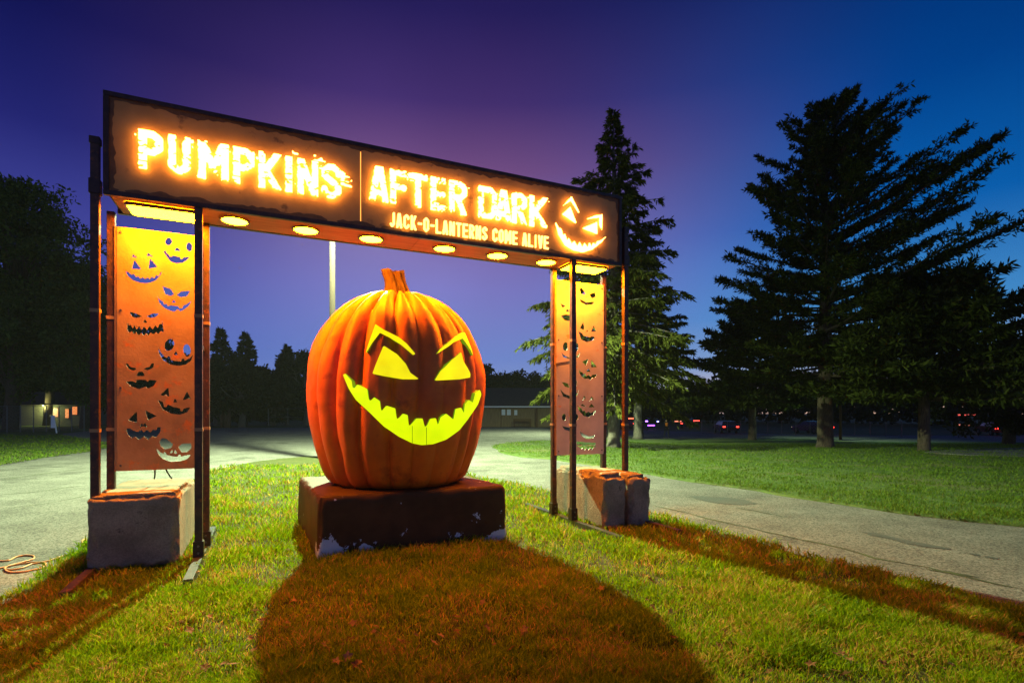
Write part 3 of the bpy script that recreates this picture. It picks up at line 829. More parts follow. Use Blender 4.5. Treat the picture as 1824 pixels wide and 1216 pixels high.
cut_panel(None, RIGHT_FACES, c5, right[0][0] + .02, right[2][0] - .03, on_plane(1068, 808, TP)[1], on_plane(1000, 499, TP)[1], M['rust_grey'], 'grey half rusted panel cut with nine grinning faces')

# ================================================================== PLINTH AND PUMPKIN
def rough_block(corners, z0, z1, name, m, n=26, rnd=.03, chip=.03, seed=1, topchip=None, label='', cat='', group=None, taper=0.0, parent_obj=None):
    """corners: four ground points, counter-clockwise"""
    c = [Vector((a, b, 0)) for a, b in corners]
    cen = sum(c, Vector()) / 4
    v, f, idx = [], [], {}
    def P(a, b, w):
        k = (round(a, 5), round(b, 5), round(w, 5))
        if k in idx: return idx[k]
        q = c[0].lerp(c[1], a).lerp(c[3].lerp(c[2], a), b)
        tp = 1 - taper * w
        q = cen + (q - cen) * tp
        p = np.array([q.x, q.y, z0 + (z1 - z0) * w])
        # rounding of the edges
        lx, ly, lz = (c[1] - c[0]).length, (c[3] - c[0]).length, z1 - z0
        da, db, dw = min(a, 1 - a) * lx, min(b, 1 - b) * ly, min(w, 1 - w) * lz
        ds = sorted([da, db, dw])
        nz = float(fbm(p[0] * 9, p[1] * 9, p[2] * 9, seed=seed)) * 2
        rr = rnd * (1 + 1.6 * nz)
        e = max(0, rr - math.hypot(ds[0], ds[1]) * .8)
        mid = np.array([cen.x, cen.y, (z0 + z1) / 2])
        dirv = mid - p; dirv /= np.linalg.norm(dirv)
        ch = 0
        if topchip:
            he = math.hypot(min(da, db), dw)                 # distance to the upper rim
            nn_ = float(vnoise(p[0] * 8, p[1] * 8, p[2] * 8, seed=seed + 3)) * .6 + float(vnoise(p[0] * 23, p[1] * 23, p[2] * 23, seed=seed + 4)) * .4
            if w > .5: ch = float(sm((topchip * 2.4 * nn_ - he) / topchip)) * topchip * (.5 + nn_)
        p = p + dirv * (e * .9 + ch) + dirv * float(vnoise(p[0] * 30, p[1] * 30, p[2] * 30, seed=seed + 5)) * chip * .25
        if p[2] < z0: p[2] = z0
        idx[k] = len(v); v.append(tuple(p)); return idx[k]
    def face(fn, na, nb, flip):
        for i in range(na):
            for j in range(nb):
                q = [fn(i / na, j / nb), fn((i + 1) / na, j / nb), fn((i + 1) / na, (j + 1) / nb), fn(i / na, (j + 1) / nb)]
                q = [P(*t) for t in q]
                f.append(tuple(q[::-1]) if flip else tuple(q))
    nz_ = max(8, int(n * (z1 - z0) / (c[1] - c[0]).length))
    nd = max(8, int(n * (c[3] - c[0]).length / (c[1] - c[0]).length))
    # skew the sample positions toward the edges
    g = lambda t: t if t in (0, 1) else .5 - .5 * math.cos(math.pi * t) * .9 - .05 * math.cos(math.pi * t)
    face(lambda a, b: (g(a), 0, g(b)), n, nz_, False)
    face(lambda a, b: (g(a), 1, g(b)), n, nz_, True)
    face(lambda a, b: (0, g(a), g(b)), nd, nz_, True)
    face(lambda a, b: (1, g(a), g(b)), nd, nz_, False)
    face(lambda a, b: (g(a), g(b), 1), n, nd, False)
    o = link(name, mesh(name, v, f), m, None, True)
    return tag(o, label, cat, group)
pf = Vector(ground(565, 999)); PE1, PE2 = Vector((math.cos(R(24.2)), math.sin(R(24.2)), 0)), Vector((-math.sin(R(27.5)), math.cos(R(27.5)), 0))
PLW, PLD, PLH = 2.24, 2.05, .685
def paint_mat():
    m = mat('chipped brown paint', (.062, .030, .010), (.095, .045, .015), 3, .6, 0, .15, 14, spec=.12)
    t = m.node_tree; p = t.nodes['Principled BSDF']
    src = p.inputs['Base Color'].links[0].from_socket
    g = t.nodes.new('ShaderNodeNewGeometry'); s = t.nodes.new('ShaderNodeSeparateXYZ'); t.links.new(g.outputs['Position'], s.inputs[0])
    n1 = t.nodes.new('ShaderNodeTexNoise'); n1.inputs['Scale'].default_value = 4.2; n1.inputs['Detail'].default_value = 9; n1.inputs['Roughness'].default_value = .68
    t.links.new(g.outputs['Position'], n1.inputs['Vector'])
    # more chips near the ground
    low = t.nodes.new('ShaderNodeMapRange'); low.inputs['From Min'].default_value = 0.02; low.inputs['From Max'].default_value = .30
    low.inputs['To Min'].default_value = .085; low.inputs['To Max'].default_value = 0.0
    t.links.new(s.outputs['Z'], low.inputs['Value'])
    ad = t.nodes.new('ShaderNodeMath'); t.links.new(n1.outputs['Fac'], ad.inputs[0]); t.links.new(low.outputs[0], ad.inputs[1])
    for c_, rad_ in (((pf + PE1 * .14)[:] , .24), ((pf + PE1 * (PLW - .05))[:], .20), ((pf + PE1 * .5)[:], .10)):
        ds = t.nodes.new('ShaderNodeVectorMath'); ds.operation = 'DISTANCE'; t.links.new(g.outputs['Position'], ds.inputs[0]); ds.inputs[1].default_value = (c_[0], c_[1], .06)
        mm = t.nodes.new('ShaderNodeMapRange'); mm.inputs['From Min'].default_value = rad_; mm.inputs['From Max'].default_value = rad_ * .4
        mm.inputs['To Min'].default_value = 0; mm.inputs['To Max'].default_value = .22
        t.links.new(ds.outputs['Value'], mm.inputs['Value'])
        a2 = t.nodes.new('ShaderNodeMath'); t.links.new(ad.outputs[0], a2.inputs[0]); t.links.new(mm.outputs[0], a2.inputs[1]); ad = a2
    th = t.nodes.new('ShaderNodeMapRange'); th.inputs['From Min'].default_value = .652; th.inputs['From Max'].default_value = .664
    t.links.new(ad.outputs[0], th.inputs['Value'])
    mx = t.nodes.new('ShaderNodeMix'); mx.data_type = 'RGBA'; mx.inputs['B'].default_value = (.55, .56, .58, 1)
    t.links.new(th.outputs[0], mx.inputs['Factor']); t.links.new(src, mx.inputs['A'])
    t.links.new(mx.outputs['Result'], p.inputs['Base Color'])
    return m
pc = [pf, pf + PE1 * PLW, pf + PE1 * PLW + PE2 * PLD, pf + PE2 * PLD]
plinth = rough_block([(p.x, p.y) for p in pc], 0.0, PLH, 'plinth', paint_mat(), n=40, rnd=.028, chip=.012, seed=4, label='dark brown chipped plinth on the grass under the giant pumpkin', cat='plinth', taper=.015)

PC = (pc[0] + pc[2]) / 2 + Vector((.03, .02, 0))
ENV = [(0.0, .72), (.02, .80), (.10, .90), (.30, .995), (.55, 1.075), (.85, 1.135), (1.15, 1.16), (1.45, 1.15), (1.7, 1.10), (1.92, 1.01), (2.1, .90), (2.25, .76), (2.37, .60), (2.45, .44), (2.485, .30), (2.47, .19), (2.42, .10)]
PZ0 = PLH - .012
# resample the outline smoothly by arc length
_e = np.array(ENV)
_d = np.r_[0, np.cumsum(np.hypot(np.diff(_e[:, 0]), np.diff(_e[:, 1])))]
def env(q):                                            # q 0..1 along the outline -> (z, r)
    x = q * _d[-1]
    k = np.clip(np.searchsorted(_d, x) - 1, 0, len(_d) - 2)
    t = (x - _d[k]) / (_d[k + 1] - _d[k])
    def cr(P):
        p0, p1, p2, p3 = P[np.maximum(k - 1, 0)], P[k], P[k + 1], P[np.minimum(k + 2, len(P) - 1)]
        return .5 * (2 * p1 + (p2 - p0) * t + (2 * p0 - 5 * p1 + 4 * p2 - p3) * t ** 2 + (3 * p1 - p0 - 3 * p2 + p3) * t ** 3)
    return cr(_e[:, 0]), cr(_e[:, 1])
def env_r(z):                                          # outer radius at height z above the plinth top
    return np.interp(z, _e[:14, 0], _e[:14, 1])
NR = 21
_ph = np.sort((np.arange(NR) + rng.uniform(-.2, .2, NR)) / NR * 2 * np.pi)
def ribs(th, z):
    th = (th + .035 * np.sin(z * 2.1 + 1) ) % (2 * np.pi)
    ph = np.r_[_ph[-1] - 2 * np.pi, _ph, _ph[0] + 2 * np.pi]
    k = np.clip(np.searchsorted(ph, th) - 1, 0, len(ph) - 2)
    t = (th - ph[k]) / (ph[k + 1] - ph[k])
    wv = (ph[k + 1] - ph[k]) / (2 * np.pi / NR)
    lobe = np.abs(np.sin(np.pi * t)) ** .62
    return np.minimum(lobe * wv ** .5, 1.0)
def pumpkin_body():
    nt, nq = 462, 110
    th = np.arange(nt) / nt * 2 * np.pi
    q = np.linspace(0, 1, nq)
    z, r = env(q)
    TH, Q = np.meshgrid(th, q)
    Zz, Rr = np.meshgrid(th, z)[1], np.meshgrid(th, r)[1]
    rb = ribs(TH.ravel(), Zz.ravel()).reshape(TH.shape)
    depth = .085 * (1 + .35 * np.sin(TH * 3 + 1))
    Rd = Rr * (1 - depth * (1 - rb)) + .03 * fbm(TH * 5, Zz * 2.2, seed=12) * 2
    Zd = Zz - .10 * (1 - rb) * sm((Zz - 1.9) / .6)
    V = np.c_[(PC.x + Rd * np.cos(TH)).ravel(), (PC.y + Rd * np.sin(TH)).ravel(), (PZ0 + Zd).ravel()]
    f = [(j * nt + i, j * nt + (i + 1) % nt, (j + 1) * nt + (i + 1) % nt, (j + 1) * nt + i) for j in range(nq - 1) for i in range(nt)]
    f.append(tuple((nq - 1) * nt + i for i in range(nt)))
    return V, f
pumpkin = empty('jack_o_lantern', (PC.x, PC.y, PLH), 'giant orange pumpkin with glowing yellow grin sitting on the brown plinth', 'pumpkin')
V, f = pumpkin_body()
pv = V - np.array([PC.x, PC.y, PLH])
link('body', mesh('body', pv, f), M['pumpkin'], pumpkin, True)
# stem
def stem():
    nt, nz = 60, 26
    v, f = [], []
    for j in range(nz):
        q = j / (nz - 1)
        r = .168 * (1 - .33 * min(1, q * 1.6)) + .05 * max(0, q - .8) + .07 * max(0, .18 - q) * 4
        ox, oy = -.07 * q * q - .01, .0
        for i in range(nt):
            a = 2 * math.pi * i / nt
            rr = r * (1 + .28 * (abs(math.cos(a * 4 + q * .5)) ** .7 * 2 - 1) + .05 * math.cos(a * 13 + 2))
            zz = 2.38 + .42 * q + (.02 * math.cos(a * 3) if j == nz - 1 else 0)
            v.append((ox + rr * math.cos(a), oy + rr * math.sin(a), zz - .012))
    for j in range(nz - 1):
        for i in range(nt):
            f.append((j * nt + i, j * nt + (i + 1) % nt, (j + 1) * nt + (i + 1) % nt, (j + 1) * nt + i))
    n = len(v); v.append((-.06, 0, 2.38 + .40)); base = (nz - 1) * nt
    f += [(base + i, base + (i + 1) % nt, n) for i in range(nt)]
    return v, f
sv, sf = stem()
link('stem', mesh('stem', sv, sf), M['stem'], pumpkin, True)
def hit_pumpkin(u, v, off=.0):
    d = Vector(((u - CU) / F, 1, (HV - v) / F))
    y = 4.5
    while y < 9:
        p = d * y + Vector((0, 0, CAM_H))
        r = math.hypot(p.x - PC.x, p.y - PC.y)
        if r <= float(env_r(p.z - PZ0)) + off: break
        y += .004
    th = math.atan2(p.y - PC.y, p.x - PC.x)
    return th * 1.16, p.z - PZ0
def inlay(name, pts, m, cell=.014, front=.018, back=-.10, side=True):
    P = np.array([hit_pumpkin(520 + a / 3.04, 460 + b / 3.04) for a, b in pts])
    fld = lambda X, Y: sd_poly(X, Y, P)
    vfe = fill_field(fld, P[:, 0].min() - .03, P[:, 0].max() + .03, P[:, 1].min() - .03, P[:, 1].max() + .03, cell, merge=False)
    def fm(x, y, d):
        th = x / 1.16; r = float(env_r(y)) + d
        return (r * math.cos(th), r * math.sin(th), y + PZ0 - PLH)
    v, fc, e = vfe
    n = len(v)
    o = link(name, mesh(name, [fm(x, y, front) for x, y in v], fc), m, pumpkin)
    # cut edge running into the pumpkin
    ed = [(a, b) for a, b in e]
    V2 = [fm(*v[i], front + .0005) for i in range(n)] + [fm(*v[i], back) for i in range(n)]
    link('cut_edge', mesh('cut_edge', V2, [(b, a, a + n, b + n) for a, b in ed]), M['inner'], o)
    return o
inlay('eyebrow', [(400, 522), (455, 357), (500, 388), (580, 428), (620, 462), (668, 518), (655, 524), (590, 468), (530, 430), (478, 404), (440, 455)], M['e_eye'])
inlay('eyebrow', [(775, 522), (800, 490), (880, 422), (928, 400), (950, 450), (975, 530), (945, 470), (918, 432), (870, 455), (815, 495)], M['e_eye'])
inlay('eye', [(438, 625), (470, 540), (498, 473), (570, 520), (615, 570), (640, 620), (688, 655), (600, 655), (500, 638)], M['e_eye'])
inlay('eye', [(768, 662), (800, 610), (860, 550), (910, 508), (925, 560), (960, 625), (958, 645), (900, 655)], M['e_eye'])
inlay('mouth', [(282, 630), (295, 624), (328, 662), (334, 700), (345, 702), (358, 682), (412, 708), (420, 765), (430, 770), (448, 752), (478, 772), (485, 830), (497, 815), (512, 797), (560, 812), (568, 870), (580, 862), (600, 840), (626, 848), (632, 908), (642, 900), (672, 866), (705, 866), (716, 912), (728, 905), (745, 868), (775, 864), (786, 905), (800, 860), (830, 840), (868, 872), (880, 815), (910, 808), (925, 838), (930, 790), (950, 765), (972, 780), (985, 728), (1010, 712), (1018, 735), (1000, 790), (960, 850), (900, 930), (830, 980), (760, 1005), (700, 1010), (650, 1000), (580, 965), (500, 910), (430, 840), (350, 765), (310, 700)], M['e_mouth'])

M['seam'] = mat('seam between acrylic sheets', (.22, .22, .01), None, rough=.6)
for x_, y0_, y1_ in ((650, 905, 1000), (725, 914, 1008)):
    inlay('sheet_joint', [(x_ - 1.3, y0_), (x_ + 1.3, y0_), (x_ + 1.3, y1_), (x_ - 1.3, y1_)], M['seam'], cell=.004, front=.021, back=.0)

# ================================================================== CONCRETE BLOCKS
def blk(a, b, deep, rot=0.0):
    a, b = Vector(a), Vector(b)
    d = (b - a); n = Vector((-d.y, d.x, 0)).normalized()
    n = Matrix.Rotation(rot, 3, 'Z') @ n
    return [(a.x, a.y), (b.x, b.y), ((b + n * deep).x, (b + n * deep).y), ((a + n * deep).x, (a + n * deep).y)]
ga, gb = Vector(ground(152, 1026)), Vector(ground(318, 1009))
rough_block(blk(ga, gb, 1.45), 0.0, .775, 'concrete_block', M['concrete'], n=46, rnd=.05, chip=.02, seed=21, topchip=.04, label='grey concrete block ballasting the left tower of the arch', cat='concrete block', group='concrete ballast blocks')
ga, gb = Vector(ground(1076, 945)), Vector(ground(1161, 936))
cn = blk(ga, gb, 1.45)
a4 = [Vector((x, y, 0)) for x, y in cn]
mid1 = a4[0].lerp(a4[1], .47); mid2 = a4[0].lerp(a4[1], .53)
nn = (a4[3] - a4[0]).normalized()
# two halves with the casting groove between them read as one block: body set back, two ribs
rb = rough_block([(p.x, p.y) for p in (a4[0], mid1, mid1 + nn * 1.45, a4[3])], 0.0, .76, 'concrete_block', M['concrete'], n=24, rnd=.045, chip=.02, seed=33, topchip=.06, label='left concrete block of the pair inside the right tower with a broken rim', cat='concrete block', group='concrete ballast blocks')
rb2 = rough_block([(p.x, p.y) for p in (mid2, a4[1], a4[1] + nn * 1.40, mid2 + nn * 1.40)], 0.0, .73, 'concrete_block', M['concrete'], n=24, rnd=.05, chip=.02, seed=37, topchip=.06, label='right concrete block of the pair inside the right tower beside the drive', cat='concrete block', group='concrete ballast blocks')

# ================================================================== YARD LAMPS
def street_lamp(px, py, z0, hgt, arm, power, r0, label, size=172, m='wood'):
    """pole with one arm; arm = vector from the pole top to the lamp head"""
    root = empty('street_lamp', (px, py, z0), label, 'street lamp')
    zt_ = z0 + hgt
    MB().tube([(px, py, z0), (px, py, z0 + hgt * .4), (px, py, zt_ + .25)], [r0, r0 * .9, r0 * .7], 14).build('pole', M[m], root, True)
    a = Vector(arm); e = Vector((px, py, zt_)) + a
    MB().tube([(px, py, zt_ - .1), tuple(Vector((px, py, zt_ + .18)) + a * .5), tuple(e + Vector((0, 0, .18)))], .035, 8).build('arm', M['bare_steel'], root)
    MB().lathe([(.0, .24), (.10, .23), (.20, .15), (.24, .02), (.24, -.03)], tuple(e), 20).build('lamp_head', M['bare_steel'], root, True)
    sp = bpy.data.lights.new('street lamp light', 'SPOT')
    sp.energy = power; sp.color = YARD_LAMP_COLOR; sp.spot_size = R(size); sp.spot_blend = .8; sp.shadow_soft_size = .13
    ob = bpy.data.objects.new('street lamp bulb', sp); C.objects.link(ob)
    ob.location = e - Vector((0, 0, .04))
    return root
LY = 18.0; LX = (592 - CU) / F * LY
street_lamp(LX, LY, -.03, 9.85, (.80, -.90, 0), YARD_LAMP_POWER, .11, 'tall lamp pole rising behind the pumpkin and the sign', m='pole')
bx_, by_ = (1062 - CU) / F * 40, 40.0
street_lamp(bx_, by_, float(drop(bx_, by_)) - .04, 7.6, (-1.6, -.3, 0), BACK_LAMP_POWER, .11, 'lamp pole hidden in the branches behind the drooping spruce')

# ================================================================== TREES
def leaves_from(P, Dr, Ln, Wd):
    n = len(P)
    Dr = Dr / (np.linalg.norm(Dr, axis=1, keepdims=True) + 1e-9)
    rnd_ = rng.normal(size=(n, 3))
    S = np.cross(Dr, rnd_); S /= (np.linalg.norm(S, axis=1, keepdims=True) + 1e-9)
    V = np.empty((n, 4, 3))
    V[:, 0] = P
    V[:, 1] = P + Dr * (Ln * .5)[:, None] + S * (Wd * .5)[:, None]
    V[:, 2] = P + Dr * Ln[:, None]
    V[:, 3] = P + Dr * (Ln * .5)[:, None] - S * (Wd * .5)[:, None]
    return V.reshape(-1, 3)
def conifer(name, base, H, Rm, label, group=None, cb=.08, nb=160, el=(0, 35), curve=-.15, prof=lambda q: 1 - q, tw=7.0, lpt=9, ll=.30, lw=.07, hang=.5, spread=.45, m='spruce', bark='bark_grey', tr=.22, sway=None, twl=.32, cat='tree', lean=0.0, gap=0.0, var=.3):
    root = empty(name, base, label, cat, group)
    tk = MB()
    hs = [0, .02, .3, .6, .85, .99]
    tk.tube([(lean * H * q, 0, H * q - .1) for q in hs], [tr * 1.35, tr, tr * .8, tr * .5, tr * .2, .02], 12)
    allV = []
    for i in range(nb):
        q = (i + rng.random()) / nb
        h = cb * H + (1 - cb) * H * q ** 1.0 * .985
        az = i * 2.39996 + rng.uniform(-.5, .5)
        Lb = Rm * prof(q) * rng.uniform(1 - var, 1 + var * .5)
        if sway: Lb *= sway(az, q)
        if gap and vnoise(q * 9, az * 1.2, seed=int(H * 10)) < gap: Lb *= .45
        if Lb < .12: Lb = .12
        e = R(el[0] + (el[1] - el[0]) * q + rng.uniform(-7, 7))
        a = np.array([math.cos(az), math.sin(az), 0.0])
        side = np.array([-a[1], a[0], 0.0])
        o = np.array([lean * h, 0, h])
        def bp(t):
            t = np.asarray(t)[..., None]
            return o + a * Lb * t * math.cos(e) + np.array([0, 0, 1.0]) * (Lb * t * math.sin(e) + curve * Lb * t ** 2 * (1 - .3 * q))
        if Lb > 1.0:
            tt = np.linspace(0, .9, 4)
            tk.tube([tuple(p) for p in bp(tt)], [max(.012, .028 * Lb ** .6 * (1 - .8 * t)) for t in tt], 4, False)
        nt = max(4, int(Lb * tw))
        t = np.clip(rng.beta(1.6, 1.1, nt) * .92 + .08, 0, 1)
        tp = bp(t)
        sgn = rng.choice([-1, 1], nt)
        tl = (twl * Lb * (1.05 - t) + .16 * Lb ** .4) * rng.uniform(.6, 1.2, nt)
        td = a * .75 + side * (sgn * rng.uniform(.4, 1.0, nt))[:, None] + np.array([0, 0, 1.0]) * (rng.uniform(-.15, .25, nt) + (math.sin(e) + 2 * curve * t) * .6)[:, None]
        td /= np.linalg.norm(td, axis=1, keepdims=True)
        k = lpt
        fq = rng.random((nt, k))
        P = tp[:, None, :] + td[:, None, :] * (tl[:, None] * fq)[..., None]
        P[..., 2] -= hang * .35 * (tl[:, None] * fq) ** 1.3
        Dv = td[:, None, :] * 1.0 + rng.normal(size=(nt, k, 3)) * spread
        Dv[..., 2] -= hang * rng.uniform(.2, 1.2, (nt, k))
        n = nt * k
        allV.append(leaves_from(P.reshape(n, 3), Dv.reshape(n, 3), rng.uniform(.6, 1.2, n) * ll, rng.uniform(.6, 1.2, n) * lw))
    trunk = link('trunk', mesh('trunk', tk.v, tk.f), M[bark], root, True)
    V = np.concatenate(allV)
    link('crown', quads_mesh('crown', V, len(V) // 4), M[m], root)
    return root
def broadleaf(name, base, H, Rx, label, group=None, nclump=120, per=160, ls=.22, tr=.3, cb=.22, m='leaf', bark='bark', squash=.5, cat='tree'):
    root = empty(name, base, label, cat, group)
    tk = MB()
    tk.tube([(0, 0, -.1), (0.02 * H, 0, H * .25), (-.01 * H, 0, H * .55), (0, 0, H * .85)], [tr * 1.3, tr, tr * .6, .04], 12)
    cz = H * (cb + 1) / 2; rz = H * (1 - cb) / 2
    allV = []
    for i in range(nclump):
        th = rng.uniform(0, 2 * math.pi); w = rng.uniform(-1, 1); rr = rng.uniform(.35, 1) ** .6
        rh = math.sqrt(1 - w * w) * (.78 + .55 * float(vnoise(th * 1.3, w * 2.2, seed=int(H * 7))))
        rr *= .8 + .4 * float(vnoise(th * 2.1, w * 3.5, seed=int(H * 5)))
        c = np.array([Rx * rr * rh * math.cos(th), Rx * rr * rh * math.sin(th), cz + rz * rr * w])
        if w < -.2: c[:2] *= 1.1
        if i % 3 == 0:
            tk.tube([(0, 0, H * (cb + .15 * (i % 5))), tuple(c * np.array([.5, .5, 1]) - np.array([0, 0, .08 * H])), tuple(c)], [tr * .3, tr * .16, .02], 4, False)
        cr = rng.uniform(.10, .22) * Rx * 1.2
        g = rng.normal(size=(per, 3)); g /= np.linalg.norm(g, axis=1, keepdims=True)
        P = c + g * (cr * rng.random(per)[:, None] ** .45) * np.array([1, 1, squash + .2])
        Dv = rng.normal(size=(per, 3)) + np.array([0, 0, -.4])
        allV.append(leaves_from(P, Dv, rng.uniform(.6, 1.3, per) * ls, rng.uniform(.5, 1, per) * ls * .6))
    link('trunk', mesh('trunk', tk.v, tk.f), M[bark], root, True)
    V = np.concatenate(allV)
    link('crown', quads_mesh('crown', V, len(V) // 4), M[m], root)
    return root
def height(base, v):                                  # height of something whose top is seen at row v
    return CAM_H + (HV - v) / F * base[1] - base[2]

# spruce right behind the right tower
b = ground(1093, 796)
conifer('spruce_tree', b, height(b, 190), 4.9, 'tall drooping spruce directly behind the right tower of the arch', cb=.19, nb=230, var=.5, el=(-22, 30), curve=-.10, prof=lambda q: (1 - q) ** .95 * (.62 + .38 * min(1, q * 5)) , tw=11, lpt=20, ll=.26, lw=.058, hang=1.3, spread=.35, m='spruce', tr=.30, gap=.25, twl=.42)
# spruce farther behind
b = ground(1136, 781)
conifer('spruce_tree', b, height(b, 430), 5.5, 'shorter spruce farther back whose trunk stands beside the walking people', cb=.30, nb=130, el=(-10, 30), curve=-.08, prof=lambda q: (1 - q) ** .8, tw=8, lpt=12, ll=.45, lw=.12, hang=.9, spread=.35, m='spruce', tr=.40, gap=.2)
# the big pine
b = ground(1470, 797)
def pine_sway(az, q):
    return 1.0 + .33 * math.cos(az) * (1 - q * .85) - (.12 if math.cos(az) < 0 else 0)
conifer('pine_tree', b, height(b, 180), 8.8, 'largest pine with long upswept limbs on the right lawn', cb=.20, nb=240, var=.42, el=(-6, 42), curve=.13, prof=lambda q: (1 - q) ** .56 * (.8 + .2 * min(1, q * 4)) * (1 - .25 * q), tw=8, lpt=22, ll=.25, lw=.068, hang=-.15, spread=.9, m='pine', bark='bark', tr=.36, sway=pine_sway, twl=.26, gap=.33)
b = ground(1340, 783)
conifer('pine_tree', b, height(b, 540), 7.4, 'dark pine with a straight bare trunk behind the largest pine', cb=.24, nb=110, el=(-6, 35), curve=.06, prof=lambda q: (1 - q) ** .6, tw=8, lpt=14, ll=.5, lw=.14, hang=.0, spread=.7, m='pine', bark='bark', tr=.34, gap=.3)
b = ground(1646, 802)
conifer('pine_tree', b, height(b, 500), 5.2, 'low spreading pine at the right on a slim dark trunk', cb=.30, nb=110, el=(-4, 30), curve=.08, prof=lambda q: (1 - q) ** .5, tw=9, lpt=14, ll=.36, lw=.10, hang=.0, spread=.8, m='pine', bark='bark', tr=.24, gap=.3)
b = (33.5, 36, -.8)
broadleaf('leafy_tree', b, 7.5, 5.0, 'rounded leafy tree at the far right end of the lawn', nclump=90, per=130, ls=.34, m='darkleaf', cb=.12)
# left side
b = ground(18, 764)
broadleaf('leafy_tree', b, height(b, 318), 7.0, 'tallest leafy tree at the left above the chain link fence', nclump=260, per=190, ls=.46, tr=.5, m='leaf', cb=.14)
b = ground(152, 762)
broadleaf('leafy_tree', b, height(b, 470), 5.8, 'leafy tree standing just behind the left tower of the arch', nclump=190, per=170, ls=.44, tr=.42, m='leaf', cb=.14)
b = ground(85, 757)
broadleaf('leafy_tree', b, height(b, 440), 6.5, 'leafy tree between the two big ones behind the house fence', nclump=150, per=150, ls=.55, tr=.42, m='darkleaf', cb=.22)
# trees behind the drive, centre
for u, v, top, rad, lab, lc in ((393, 757, 584, 3.4, 'left of the twin pointed spruces between tower and pumpkin', 1), (437, 757, 592, 3.5, 'right of the twin pointed spruces between tower and pumpkin', 1), (512, 756, 615, 3.2, 'single small spruce top close to the left side of the pumpkin', 1)):
    b = ground(u, v)
    conifer('spruce_tree', b, height(b, top), rad, lab, 'spruces behind the drive', cb=.1, nb=110, el=(-5, 30), curve=-.06, prof=lambda q: (1 - q) ** .85, tw=8, lpt=10, ll=.5, lw=.18, hang=.5, spread=.5, m='darkleaf', tr=.25)
for u, v, top, rad, lab in ((385, 758, 652, 4.2, 'round leafy tree below the left pointed spruce'), (431, 760, 640, 4.6, 'round leafy tree with a pale trunk behind the wooden gate post'), (486, 757, 660, 3.6, 'round leafy tree behind the metal gate'), (545, 757, 622, 4.0, 'leafy tree touching the left outline of the pumpkin'), (868, 753, 648, 4.5, 'leafy tree behind the roof of the shed, nearest the pumpkin'), (935, 753, 662, 5.5, 'leafy tree behind the right end of the shed roof'), (1010, 753, 650, 6, 'leafy tree beyond the shed hidden partly by the spruce'), (345, 757, 640, 4.5, 'leafy tree seen past the cut-out panel of the left tower'), (255, 757, 600, 5.5, 'leafy tree behind the middle of the left cut-out panel')):
    b = ground(u, v)
    broadleaf('leafy_tree', b, height(b, top), rad, lab, 'leafy trees behind the drive', nclump=80, per=150, ls=.5, tr=.3, m='darkleaf', cb=.16, bark='bark_grey')
# distant wood all round, one mass
def wood():
    allV = []
    for a in np.linspace(-64, 64, 120):
        d = rng.uniform(120, 150)
        x, y = d * math.sin(R(a)), d * math.cos(R(a))
        h = 7.5 + 4 * float(vnoise(a * .17, 2.2)) + rng.uniform(0, 1.5)
        z0 = -.8
        n = 420
        g = rng.normal(size=(n, 3)); g /= np.linalg.norm(g, axis=1, keepdims=True)
        P = np.array([x, y, z0 + h * .5]) + g * rng.random(n)[:, None] ** .4 * np.array([5, 4, h * .5])
        allV.append(leaves_from(P, rng.normal(size=(n, 3)), rng.uniform(.8, 1.6, n) * 1.3, rng.uniform(.6, 1, n) * 1.0))
    V = np.concatenate(allV)
    o = link('distant_wood', quads_mesh('distant_wood', V, len(V) // 4), M['darkleaf'])
    tag(o, 'dark continuous wood along the horizon', None, None, 'stuff')
wood()

# ================================================================== SHED
sh = empty('shed', ground(925, 759.5), 'low wooden park shed with dark roof and paper notices on its wall', 'shed')
sb = Vector(sh.location); Y0 = sb.y
X0, X1 = (830 - CU) / F * Y0, (984 - CU) / F * Y0
ZE = CAM_H + (HV - 724) / F * Y0
ZR = CAM_H + (HV - 698) / F * Y0 + .6
zg = -.05
def sx(u): return (u - CU) / F * Y0
MB().box((X0, Y0 + .05, zg), (X1, Y0 + 6, ZE)).build('wall', M['shed_wall'], sh)
nb_ = 34
for k in range(nb_):
    w = (X1 - X0) / nb_
    MB().box((X0 + k * w + .012, Y0 + .0, zg), (X0 + (k + 1) * w - .012, Y0 + .048, ZE)).build('plank', M['shed_wall'], sh)
MB().add([(X0 - .3, Y0 - .5, ZE), (X1 + .3, Y0 - .5, ZE), (X1 + .3, Y0 + 3, ZR), (X0 - .3, Y0 + 3, ZR), (X1 + .3, Y0 + 6.5, ZE), (X0 - .3, Y0 + 6.5, ZE)], [(0, 1, 2, 3), (3, 2, 4, 5), (0, 3, 5), (1, 4, 2), (0, 5, 4, 1)]).build('roof', M['shed_roof'], sh)
MB().box((X0 - .3, Y0 - .53, ZE - .10), (X1 + .3, Y0 - .502, ZE + .06)).build('eave_board', M['white'], sh)
for u0, u1, v0, v1 in ((893.5, 900, 729, 739), (903, 910, 729, 739), (916, 921.5, 730, 739)):
    MB().box((sx(u0), Y0 - .03, CAM_H + (HV - v1) / F * Y0), (sx(u1), Y0 - .003, CAM_H + (HV - v0) / F * Y0)).build('notice', M['paper'], sh)
dr = MB().box((sx(892), Y0 - .02, zg + .02), (sx(893), Y0 - .002, ZE - .12)).build('trim_strip', M['wood'], sh)
MB().box((sx(954), Y0 - .9, zg), (sx(957), Y0 - .75, ZE - .1)).build('porch_post', M['wood'], sh)
bn = empty('bench', (sx(930), Y0 - 1.2, -.04), 'wooden bench in front of the shed wall', 'bench')
for k in range(3):
    MB().box((sx(914), Y0 - 1.4 + k * .15, .40), (sx(946), Y0 - 1.27 + k * .15, .44)).build('seat_slat', M['wood'], bn)
